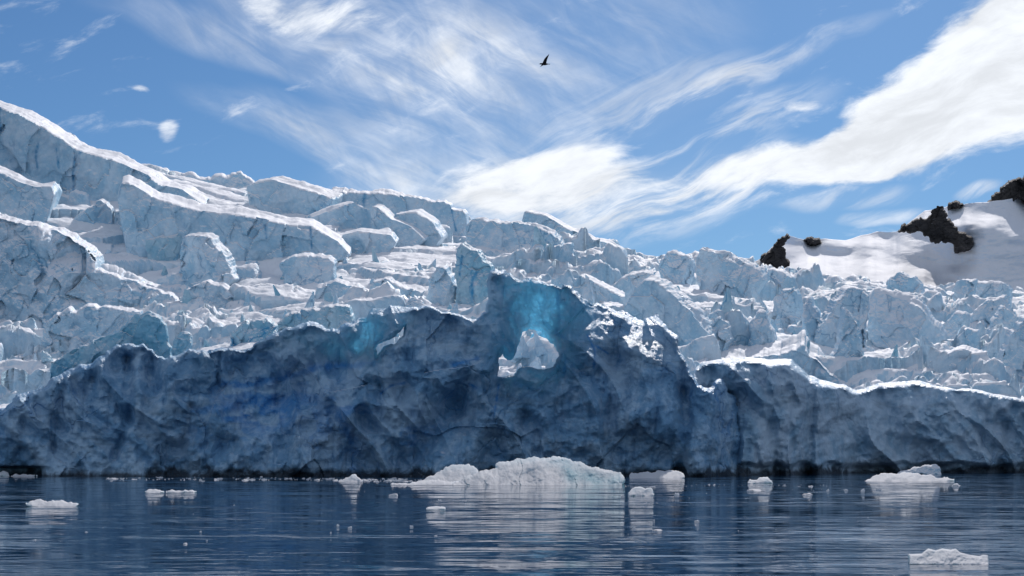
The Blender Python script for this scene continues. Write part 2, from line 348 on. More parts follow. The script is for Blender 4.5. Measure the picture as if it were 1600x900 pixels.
def terr_z(x, y):
    px = 800 + F * x / y
    row = base_row(px, y)
    zb = CH + (HR - row) / F * y
    # jumbled zone: right half and the low band; the upper left is broader slabs
    chaos = np.clip(sstep(560, 900, px) * 0.8 + sstep(395, 470, row) * 0.8, 0.22, 1.0)
    chaos = chaos * (0.28 + 0.72 * sstep(-0.3, 0.25, vnoise(x / 38, y / 26, x * 0, 71) + 0.4 * vnoise(x / 14, y / 10, x * 0, 72)))
    far_damp = 1 - sstep(900, 1050, y)
    z = zb
    for lev, (sx, sy, amt, k) in enumerate([(46, 30, 0.85, 0.55), (19, 13, 0.8, 0.5), (8, 6, 0.7, 0.4)]):
        wxx = x + 0.45 * sx * vnoise(x / sx, y / sy, x * 0 + lev, 40 + lev) + 0.15 * sx * vnoise(x * 3 / sx, y * 3 / sy, x * 0, 60 + lev); wyy = y + 0.45 * sy * vnoise(x / sx + 9, y / sy, x * 0 + lev, 50 + lev)
        a_ = 0.5; u = wxx * math.cos(a_) / sx + wyy * math.sin(a_) / sy; v = -wxx * math.sin(a_) / sx + wyy * math.cos(a_) / sy
        cx, cy, bid, d1, d2 = voro(u, v, 10 + lev)
        ccx = (cx * math.cos(a_) - cy * math.sin(a_)) * sx; ccy = (cx * math.sin(a_) + cy * math.cos(a_)) * sy
        ccy = np.clip(ccy, 340, 1200)
        zc = base_z(ccx, ccy); e = 4.0
        gx = (base_z(ccx + e, ccy) - zc) / e; gy = (base_z(ccx, ccy + e) - zc) / e
        r1, r2, r3 = idr(bid, 1 + lev), idr(bid, 5 + lev), idr(bid, 9 + lev)
        pl = zc + (gx * 0.5 + 0.28 * r1) * (x - ccx) + (gy * (0.75 + 0.45 * r2) + 0.08 * r2) * (y - ccy) + r3 * sy * 0.16 * (0.5 + chaos)
        keep = amt * ((0.45 + 0.55 * chaos) if lev == 0 else chaos) * far_damp
        z = z + (pl - zb) * keep * (1.0 if lev == 0 else (0.55 if lev == 1 else 0.9))
        cre = np.exp(-((d2 - d1) / 0.07) ** 2) * sstep(-0.2, 0.6, r3 + 0.2)
        z = z - cre * sy * 0.22 * keep
    z = z + far_damp * (chaos * 3.6 * (0.5 - 2 * np.abs(facet(x / 15, y / 11, z / 30, 5))) + chaos * 1.7 * (0.4 - 1.6 * np.abs(facet(x / 6.5, y / 5, z / 14, 6))) + chaos * 1.5 * facet(x / 5.5, y / 4, z / 8, 16) + (0.15 + chaos) * 0.6 * facet(x / 2.2, y / 1.8, z / 3, 7))
    z = z + 0.8 * fbm(x / 22, y / 14, x * 0, 4, 0.5, 8) + 0.28 * fbm(x / 4, y / 1.8, x * 0, 4, 0.6, 18)
    return z
def build_terrain():
    pxs = np.arange(-420, 2040, 2.2); ys = [358.0]
    while ys[-1] < 1240: ys.append(ys[-1] + 0.78 * (ys[-1] / 400) ** 1.25)
    ys = np.array(ys)
    A, B = np.meshgrid(pxs, ys, indexing='ij'); X = (A - 800) / F * B; Z = terr_z(X.ravel(), B.ravel()).reshape(X.shape)
    n, m = X.shape; idx = np.arange(n * m).reshape(n, m)
    q = np.stack([idx[:-1, :-1], idx[1:, :-1], idx[1:, 1:], idx[:-1, 1:]], -1).reshape(-1, 4)
    st = 366 + 68 * sstep(1075, 1110, A) ; Z = Z - np.clip(st - B, 0, 14) * 5.0; ok = (B > st - 14).ravel(); q = q[ok[q].all(1)]
    used = np.unique(q); rm = np.full(n * m, -1); rm[used] = np.arange(len(used)); q = rm[q]; X, B, Z = X.ravel()[used], B.ravel()[used], Z.ravel()[used]
    o = mesh_obj('glacier_slope', np.stack([X, B, Z], -1).reshape(-1, 3), q, SNOW_TERRAIN, loc=(0, 340, 0))
    tag(o, 'crevassed snow covered glacier slope rising behind the ice cliff', 'glacier', kind='structure')
build_terrain()

# ---------------------------------------------------------------- solids from outlines, with real depth and thickness
def rough_poly(pts, amp, seed, closed=True, step=3.0, lmax=13.0):
    rnd = random.Random(seed); out = []
    n = len(pts)
    for i in range(n):
        a, b = pts[i], pts[(i + 1) % n]; L = math.hypot(b[0] - a[0], b[1] - a[1])
        k = max(1, int(L / step)); seg = [a, b]
        while len(seg) - 1 < k:
            ns = [seg[0]]
            for p, q in zip(seg[:-1], seg[1:]):
                l = math.hypot(q[0] - p[0], q[1] - p[1]); d = (rnd.random() - 0.5) * min(l, lmax) * amp * (0 if p[1] > 790 and q[1] > 790 else 1)
                nx, ny = -(q[1] - p[1]) / max(l, 1e-6), (q[0] - p[0]) / max(l, 1e-6)
                ns += [((p[0] + q[0]) / 2 + nx * d, (p[1] + q[1]) / 2 + ny * d), q]
            seg = ns
        out += seg[:-1]
    return np.array(out)
def poly_dist(P, loops):
    """signed distance (inside positive) and closest point for points P (N,2)"""
    N = len(P); best = np.full(N, 1e18); cp = np.zeros((N, 2)); inside = np.zeros(N, bool)
    for loop in loops:
        A = loop; Bq = np.roll(loop, -1, axis=0)
        for a, b in zip(A, Bq):
            ab = b - a; l2 = ab @ ab
            if l2 < 1e-12: continue
            t = np.clip(((P - a) @ ab) / l2, 0, 1); c = a + t[:, None] * ab; d = ((P - c) ** 2).sum(1)
            k = d < best; best[k] = d[k]; cp[k] = c[k]
            if a[1] != b[1]:
                cr = ((a[1] > P[:, 1]) != (b[1] > P[:, 1])) & (P[:, 0] < (b[0] - a[0]) * (P[:, 1] - a[1]) / (b[1] - a[1]) + a[0])
                inside ^= cr
    d = np.sqrt(best); return np.where(inside, d, -d), cp
def solid(name, mat, poly, Y, L=20.0, rise=0.0, shift=0.0, h=2.0, holes=(), rough=0.25, seed=1, round_px=8, bulge=None, lean=0.15,
          amp=1.0, fsize=9.0, depth_fn=None, thin=0.0, glow_fn=None, vein_fn=None, sharp=48, skew=0.0, zmin=None, keep_flat_below=None, nside=None, steps=0.0, roof=0.0, folds=0.0, prow=0.0, prow_at=0.5):
    """front face from an outline (photo pixels) at depth Y metres, receding by L metres; rise, shift: how far (px) the back edge stands up and sideways"""
    loops = [rough_poly(poly, rough, seed, step=3 * h / 2)] + [rough_poly(hh, min(rough, .25), seed + 5, step=3) for hh in holes]
    mpp = Y / F
    if bulge is None: bulge = min(4.0, round_px * mpp)
    P0 = loops[0].min(0) - h; P1 = loops[0].max(0) + h
    gx = np.arange(P0[0], P1[0] + h, h); gy = np.arange(P0[1], P1[1] + h, h)
    GX, GY = np.meshgrid(gx, gy, indexing='ij'); pts = np.stack([GX.ravel(), GY.ravel()], 1)
    d, cp = poly_dist(pts, loops)
    n, m = GX.shape; idx = np.arange(n * m).reshape(n, m)
    q = np.stack([idx[:-1, :-1], idx[:-1, 1:], idx[1:, 1:], idx[1:, :-1]], -1).reshape(-1, 4)
    q = q[(d[q] > 0).sum(1) >= 3]
    e = np.concatenate([q[:, [0, 1]], q[:, [1, 2]], q[:, [2, 3]], q[:, [3, 0]]]); key = np.sort(e, 1); ku = key[:, 0] * (n * m) + key[:, 1]
    uu, inv, cnt = np.unique(ku, return_inverse=True, return_counts=True); be = e[cnt[inv] == 1]
    bv = np.unique(be)
    pts[bv] = cp[bv]; d[bv] = 0; d = np.maximum(d, 0)
    used = np.unique(q); rm = np.full(n * m, -1); rm[used] = np.arange(len(used)); q = rm[q]; be = rm[be]; pts = pts[used]; d = d[used]
    px, row = pts[:, 0], pts[:, 1]; nv = len(px)
    rr = round_px * (1 + 0.5 * fbm(px / 23, row / 23, px * 0, 2, 0.5, seed)); t = np.clip(d / np.maximum(rr, 1), 0, 1); g = np.sqrt(1 - (1 - t) ** 2)
    rbase = loops[0][:, 1].max()
    y = Y - bulge * g + lean * (rbase - row) * mpp + skew * (px - px.mean()) * mpp
    if depth_fn is not None: y = y + depth_fn(px, row)
    x_, z_ = wx(px, Y), wz(row, Y)
    s = fsize; so_ = seed * 3.7
    edge = 0.35 + 0.65 * sstep(0, round_px, d)
    y = y + edge * amp * (0.26 * s * facet(x_ / s + so_, z_ * 0, z_ / s, seed) + 0.11 * s * facet(x_ / s * 2.6 + so_, z_ * 0, z_ / s * 2.6, seed + 1)
             + 0.05 * s * facet(x_ / s * 6 + so_, z_ * 0, z_ / s * 6, seed + 2) + 0.022 * s * facet(x_ / s * 14, z_ * 0 + so_, z_ / s * 14, seed + 3) + 0.03 * s * fbm(x_ / s * 3, z_ * 0 + so_, z_ / s * 2, 4, 0.55, seed + 4))
    if prow:
        pxr = px.min() + prow_at * (px.max() - px.min()) + 0.35 * (row - row.mean()) * (1 if seed % 2 else -1)
        kk = min(prow, 0.75 * L / max((px.max() - px.min()) * mpp, 1)); y = y + kk * np.abs(px - pxr) * mpp
    if folds:
        wv = 7 * vnoise(x_ / 30, z_ * 0, z_ / 22, seed + 30); u_ = (x_ + 0.45 * z_ + wv) / 13
        y = y + edge * folds * (3.4 * (np.abs(fbm(u_, z_ * 0, z_ / 40, 3, 0.5, seed + 31)) * 2 - 0.8) + 0.9 * (np.abs(fbm(x_ / 8 + wv / 5, z_ * 0, z_ / 7, 3, 0.45, seed + 32)) * 2 - 0.7) + 0.14 * (np.abs(fbm(x_ / 1.6, z_ * 0, z_ / 1.4, 3, 0.6, seed + 33)) * 2 - 0.7))
    if steps:
        jx = 0.35 * vnoise(x_ / s * 1.5, z_ * 0, z_ / s * 1.5 + so_, seed + 21); bx_, by_, bid_, d1_, d2_ = voro(x_ / s / 1.1 + jx + so_, z_ / s / 1.6 + jx, seed + 20)
        y = y + edge * amp * steps * s * (0.16 * idr(bid_, 3) + 0.22 * idr(bid_, 4) * (x_ / s / 1.1 + jx + so_ - bx_) + 0.22 * idr(bid_, 6) * (z_ / s / 1.6 + jx - by_))
        bx_, by_, bid_, d1_, d2_ = voro(x_ / s * 2.1 + 2 * jx + so_, z_ / s * 1.5 + 2 * jx, seed + 22); y = y + edge * amp * steps * s * 0.07 * idr(bid_, 3)
    front = np.stack([wx(px, y), y, wz(row, y)], 1)
    # back cap: the same outline pushed back
    yb = Y + L + 0.12 * L * facet(x_ / s / 1.5, z_ * 0 + so_, z_ / s / 1.5, seed + 9)
    rb = row - rise; pb = px + shift
    low = row > rbase - 6
    yb = np.maximum(yb, y + 0.35 * L); back = np.stack([wx(pb, yb), yb, np.where(low, wz(row, Y), wz(rb, yb))], 1)
    ns = nside if nside else int(np.clip(L / (2.0 * h * mpp * 1.3), 3, 26))
    rings = [None] * (ns - 1); bl = np.unique(be); bm = np.full(nv, -1); bm[bl] = np.arange(len(bl)); verts = [front, back]
    for k in range(1, ns):
        f_ = k / ns; R = front[bl] * (1 - f_) + back[bl] * f_
        a_ = amp * math.sin(math.pi * f_) ** 0.5 * s
        if roof: R[:, 2] += roof * math.sin(math.pi * f_) * (fbm(R[:, 0] / 16, R[:, 1] / 9, R[:, 2] * 0, 4, 0.5, seed + 15) + 0.5 * facet(R[:, 0] / 12, R[:, 1] / 6, R[:, 2] * 0, seed + 16))
        R[:, 0] += a_ * 0.06 * facet(R[:, 0] / s * 1.7, R[:, 1] / s * 1.7, R[:, 2] / s * 1.7, seed + 11)
        R[:, 2] += a_ * (0.07 * facet(R[:, 0] / s * 1.3, R[:, 1] / s * 1.3, R[:, 2] / s, seed + 12) + 0.03 * fbm(R[:, 0] / s * 3, R[:, 1] / s * 3, R[:, 2] / s * 3, 3, 0.6, seed + 13))
        verts.append(R)
    V = np.concatenate(verts)
    def ri(k, v): return v if k == 0 else (v + nv if k == ns else 2 * nv + (k - 1) * len(bl) + bm[v])
    Q = [q, q[:, ::-1] + nv]
    for k in range(ns): Q.append(np.stack([ri(k, be[:, 1]), ri(k, be[:, 0]), ri(k + 1, be[:, 0]), ri(k + 1, be[:, 1])], 1))
    Q = np.concatenate(Q)
    th = np.zeros(len(V)); tf = thin + (glow_fn(px, row) if glow_fn else 0) + 0 * px
    th[:nv] = tf; th[nv:2 * nv] = tf
    for k in range(1, ns): th[2 * nv + (k - 1) * len(bl):2 * nv + k * len(bl)] = tf[bl]
    ve = np.zeros(len(V))
    if vein_fn is not None: ve[:nv] = vein_fn(px, row)
    if zmin is not None: V[:, 2] = np.maximum(V[:, 2], zmin)
    loc = (V[:, 0].mean(), Y, max(V[:, 2].min(), 0))
    return mesh_obj(name, V, Q, mat, loc=loc, sharp=sharp, attrs={'thin': np.clip(th, 0, 1), 'vein': np.clip(ve, 0, 1)})

def seg_dist(px, row, line):
    b = np.full(px.shape, 1e9); P = np.stack([px, row], 1)
    for a, c in zip(line[:-1], line[1:]):
        a = np.array(a, float); c = np.array(c, float); ab = c - a; t = np.clip(((P - a) @ ab) / (ab @ ab), 0, 1)
        b = np.minimum(b, np.hypot(*(P - (a + t[:, None] * ab)).T))
    return b
def bump2(px, row, cx, cy, rx, ry, ang=0):
    a = math.radians(ang); dx, dy = px - cx, row - cy; u = (dx * math.cos(a) + dy * math.sin(a)) / rx; v = (-dx * math.sin(a) + dy * math.cos(a)) / ry
    return np.exp(-(u * u + v * v))

# --- the cliff: left bastion, arch massif, low right wall
def notch(px, row, base=742, hgt=9, dep=3.0):
    """melt notch at the waterline"""
    return dep * (1 - sstep(base - hgt - 6, base - hgt + 2, row)) * 0 + dep * sstep(base - hgt - 5, base - hgt + 3, row + 4 * vnoise(px / 19, px * 0, px * 0, 77))
def flutes(px, row, w=26.0, s=55):
    return 0.9 * np.abs(vnoise(px / w + row / 160, row / 210, px * 0, s)) + 0.5 * np.abs(vnoise(px / (w * .4) + row / 160, row / 90, px * 0, s + 1))

LEFT = [(-320, 800), (-320, 560), (-200, 600), (-90, 628), (0, 641), (20, 623), (45, 611), (75, 598), (100, 581), (130, 569), (160, 556), (178, 541), (200, 536), (225, 537), (236, 545),
        (246, 556), (258, 560), (272, 556), (290, 548), (302, 546), (320, 548), (334, 561), (341, 578), (338, 598), (326, 610), (322, 640), (300, 676), (280, 712), (262, 742), (262, 800)]
def left_depth(px, row):
    y = -5 * bump2(px, row, 212, 650, 70, 120, 20) - 3 * bump2(px, row, 300, 600, 40, 60, 30) + 4.0 * np.exp(-(seg_dist(px, row, [(198, 560), (205, 640), (185, 700), (165, 745)]) / 9) ** 2)
    y += 3 * np.exp(-(seg_dist(px, row, [(330, 640), (290, 690), (235, 745)]) / 10) ** 2) - 2 * flutes(px, row)
    y += -3 * bump2(px, row, 60, 690, 60, 45, 0) + 10 * sstep(727, 732, row) * (1 - sstep(60, 72, px))
    return y + 0 * notch(px, row)
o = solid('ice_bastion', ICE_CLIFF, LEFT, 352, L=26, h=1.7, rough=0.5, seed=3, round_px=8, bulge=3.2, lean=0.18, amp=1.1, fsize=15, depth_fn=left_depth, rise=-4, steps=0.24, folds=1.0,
          glow_fn=lambda px, row: 0.35 * bump2(px, row, 320, 575, 22, 30))
tag(o, 'broad grey blue shadowed ice cliff at the left edge with a rounded snowy crest', 'ice cliff')

ARCH_TOP = [(250, 800), (250, 700), (262, 640), (285, 585), (300, 565), (330, 549), (352, 546), (380, 549), (392, 545), (402, 534), (422, 524), (448, 512), (466, 509), (479, 503), (495, 505), (510, 514), (528, 514),
            (547, 505), (558, 499), (572, 500), (577, 486), (605, 488), (635, 485), (649, 481), (664, 478), (679, 481), (693, 488), (715, 490), (737, 499), (750, 495), (760, 488),
            (764, 470), (763, 440), (766, 426), (773, 421), (786, 423), (791, 431), (799, 429), (813, 438), (830, 435), (843, 440), (862, 444), (876, 450), (880, 444), (889, 448),
            (901, 459), (911, 471), (924, 478), (940, 476), (954, 481), (970, 490), (983, 494), (1005, 502), (1016, 494), (1027, 489), (1042, 509), (1057, 524), (1059, 540), (1068, 560),
            (1079, 586), (1090, 602), (1102, 606), (1112, 605), (1119, 594), (1130, 593), (1136, 606), (1150, 630), (1160, 680), (1165, 742), (1165, 800)]
HOLE = [(774.4, 586.2), (779.9, 570.6), (781.0, 551.8), (787.6, 544.8), (796.4, 556.0), (805.2, 553.2), (809.6, 539.2), (817.3, 515.4), (829.4, 508.4), (850.3, 515.4), (865.7, 532.2), (873.4, 556.0), (869.0, 561.6), (864.6, 572.8), (850.3, 577.3), (839.3, 576.2), (822.8, 572.8), (815.1, 573.9), (804.1, 585.1), (785.4, 589.6)]
SUNLIT_SLIT = [(586, 562), (585, 547), (590, 538), (600, 534), (611, 530), (621, 520), (634, 508), (630, 524), (619, 537), (606, 542), (597, 549), (591, 560)]  # added slit: bright ice behind it stands in for a sunlit ledge
def arch_depth(px, row):
    y = 9.5 * sstep(1.05, 0.35, 0.12 * fbm(px / 15, row / 20, px * 0, 3, 0.5, 87) + np.sqrt(((px - 838) / 60) ** 2 + ((row - 515) / (66)) ** 2))
    y -= 3.0 * np.exp(-(seg_dist(px, row, [(770, 430), (772, 500), (765, 560), (745, 620)]) / 16) ** 2)
    y -= 4.5 * np.exp(-(seg_dist(px, row, [(890, 455), (915, 520), (925, 600), (915, 700)]) / 22) ** 2)
    y -= 2.5 * bump2(px, row, 830, 640, 60, 40) 
    # the left pane stands back behind the right wall
    y += 4.0 * sstep(592, 566, px + 0.15 * (row - 500)) * sstep(660, 540, row + 0.12 * (px - 500)) 
    y += 3.5 * sstep(480, 360, px) * sstep(740, 560, row)
    # dark hollow low in the middle
    y += 7.5 * np.exp(-(seg_dist(px, row, [(735, 600), (700, 640), (655, 690), (640, 745)]) / 26) ** 2)
    y -= 5.0 * np.exp(-(seg_dist(px, row, [(560, 600), (640, 560), (700, 560), (760, 590)]) / 34) ** 2)
    y -= 4.5 * np.exp(-(seg_dist(px, row, [(700, 745), (740, 690), (770, 650)]) / 22) ** 2)
    y -= 4.0 * np.exp(-(seg_dist(px, row, [(430, 745), (500, 690), (560, 640)]) / 24) ** 2) - 3.0 * np.exp(-(seg_dist(px, row, [(360, 700), (420, 640), (480, 600)]) / 20) ** 2)
    # right shoulder leans far back where it is snowed over
    line = np.interp(px, [905, 925, 960, 1000, 1030, 1062, 1080], [470, 500, 536, 551, 566, 572, 600])
    y += 1.68 * np.maximum(line - row, 0) * sstep(905, 925, px) * sstep(1075, 1045, px) * 0.153
    y -= 5.0 * bump2(px, row, 1000, 640, 45, 80) + 3.0 * bump2(px, row, 1100, 690, 30, 60)
    y += 5.0 * np.exp(-(seg_dist(px, row, [(1068, 610), (1072, 670), (1062, 740)]) / 10) ** 2)
    y += 20.0 * sstep(1090, 1165, px)
    y -= 1.8 * flutes(px, row)
    return y
CR = [([(320, 612), (350, 600), (385, 602), (412, 596), (450, 588), (500, 573), (545, 570), (584, 566)], 5), ([(585, 505), (588, 530), (586, 566)], 2.0), ([(870, 455), (874, 500), (868, 520), (885, 530)], 2.6),
      ([(595, 615), (610, 603), (632, 598)], 1.8), ([(884, 560), (881, 585)], 2.2), ([(918, 525), (930, 548), (928, 575)], 1.6), ([(345, 640), (400, 625), (460, 628)], 8), ([(530, 650), (550, 690)], 8),
      ([(710, 570), (745, 560)], 3), ([(930, 540), (950, 552)], 1.4), ([(780, 600), (772, 650)], 2), ([(806, 600), (830, 606)], 5), ([(735, 600), (745, 606)], 3)]
def arch_vein(px, row):
    v = np.zeros(px.shape); wj = 3 * vnoise(px / 9, row / 9, px * 0, 3)
    for l, w in CR: v = np.maximum(v, np.exp(-(np.maximum(seg_dist(px, row, l) + wj * min(1, w / 4), 0) / w) ** 2) * (0.95 if w < 4 else 0.75))
    nz = sstep(-0.2, 0.5, fbm(px / 28, row / 16, px * 0, 4, 0.6, 89))
    v = np.maximum(v, nz * (0.9 * bump2(px, row, 400, 640, 100, 40, -10) + 0.7 * bump2(px, row, 545, 665, 40, 45, 20) + 0.6 * bump2(px, row, 640, 680, 40, 30)))
    return v
def arch_glow(px, row):  # glow spots placed by hand as translucency, not measured from thickness
    return 1.1 * bump2(px, row, 852, 484, 58, 36, 15) + 0.2 * bump2(px, row, 800, 500, 40, 50) * (0.45 + 1.0 * sstep(-0.5, 0.6, fbm(px / 14 + row / 40, row / 26, px * 0, 4, 0.6, 88))) + 0.35 * bump2(px, row, 820, 440, 60, 18) + 1.3 * bump2(px, row, 582, 530, 22, 38) + 0.25 * bump2(px, row, 540, 545, 50, 20) + 0.3 * bump2(px, row, 500, 530, 90, 22) + 1.1 * bump2(px, row, 828, 555, 56, 42) + 0.5 * bump2(px, row, 630, 505, 24, 20)
o = solid('ice_arch', ICE_CLIFF, ARCH_TOP, 348, L=10, h=1.6, holes=[HOLE, SUNLIT_SLIT], rough=0.38, seed=12, round_px=6, bulge=2.6, lean=0.06, amp=1.15, fsize=15, depth_fn=arch_depth, steps=0.26, folds=1.0,
          vein_fn=arch_vein, glow_fn=arch_glow)
tag(o, 'dark blue ice wall pierced by an arch window, middle of the glacier front', 'ice arch')

RIGHT = [(1070, 800), (1070, 640), (1078, 600), (1086, 578), (1100, 570), (1130, 566), (1165, 564), (1200, 568), (1235, 567), (1246, 578), (1263, 592), (1280, 600), (1300, 604), (1318, 606), (1337, 614), (1353, 612),
         (1373, 605), (1402, 601), (1425, 600), (1451, 602), (1474, 607), (1503, 608), (1547, 615), (1600, 624), (1660, 630), (1800, 640), (2000, 650), (2000, 800)]
def right_depth(px, row):
    y = -6 * bump2(px, row, 1250, 660, 80, 120) + 5 * np.exp(-(seg_dist(px, row, [(1262, 600), (1268, 690), (1262, 740)]) / 10) ** 2) + 4 * np.exp(-(seg_dist(px, row, [(1350, 620), (1348, 680), (1330, 740)]) / 14) ** 2)
    y += -3.5 * bump2(px, row, 1475, 640, 25, 60) - 2.5 * flutes(px, row, 34, 66)
    y += -52 * (1 - sstep(1130, 1420, px)) + 6 * np.exp(-(seg_dist(px, row, [(1135, 620), (1150, 690), (1140, 745)]) / 9) ** 2)
    y += 4.5 * sstep(720, 730, row + 4 * vnoise(px / 22, px * 0, px * 0, 78))
    return y
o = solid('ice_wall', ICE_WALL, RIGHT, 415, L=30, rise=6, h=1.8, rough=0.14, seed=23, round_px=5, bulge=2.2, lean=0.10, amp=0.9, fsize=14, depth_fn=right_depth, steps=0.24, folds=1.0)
tag(o, 'low level ice wall along the right of the glacier front with smooth snow on top', 'ice cliff')

# ---------------------------------------------------------------- the slabs, towers and blocks of the icefall
G_SER = 'ice blocks standing in the icefall'
def cracks(*ls):
    return lambda px, row: np.clip(sum(np.exp(-((seg_dist(px, row, l) + 1.2 * vnoise(px / 6, row / 8, px * 0, 5)) / w) ** 2) for l, w in ls), 0, 1)
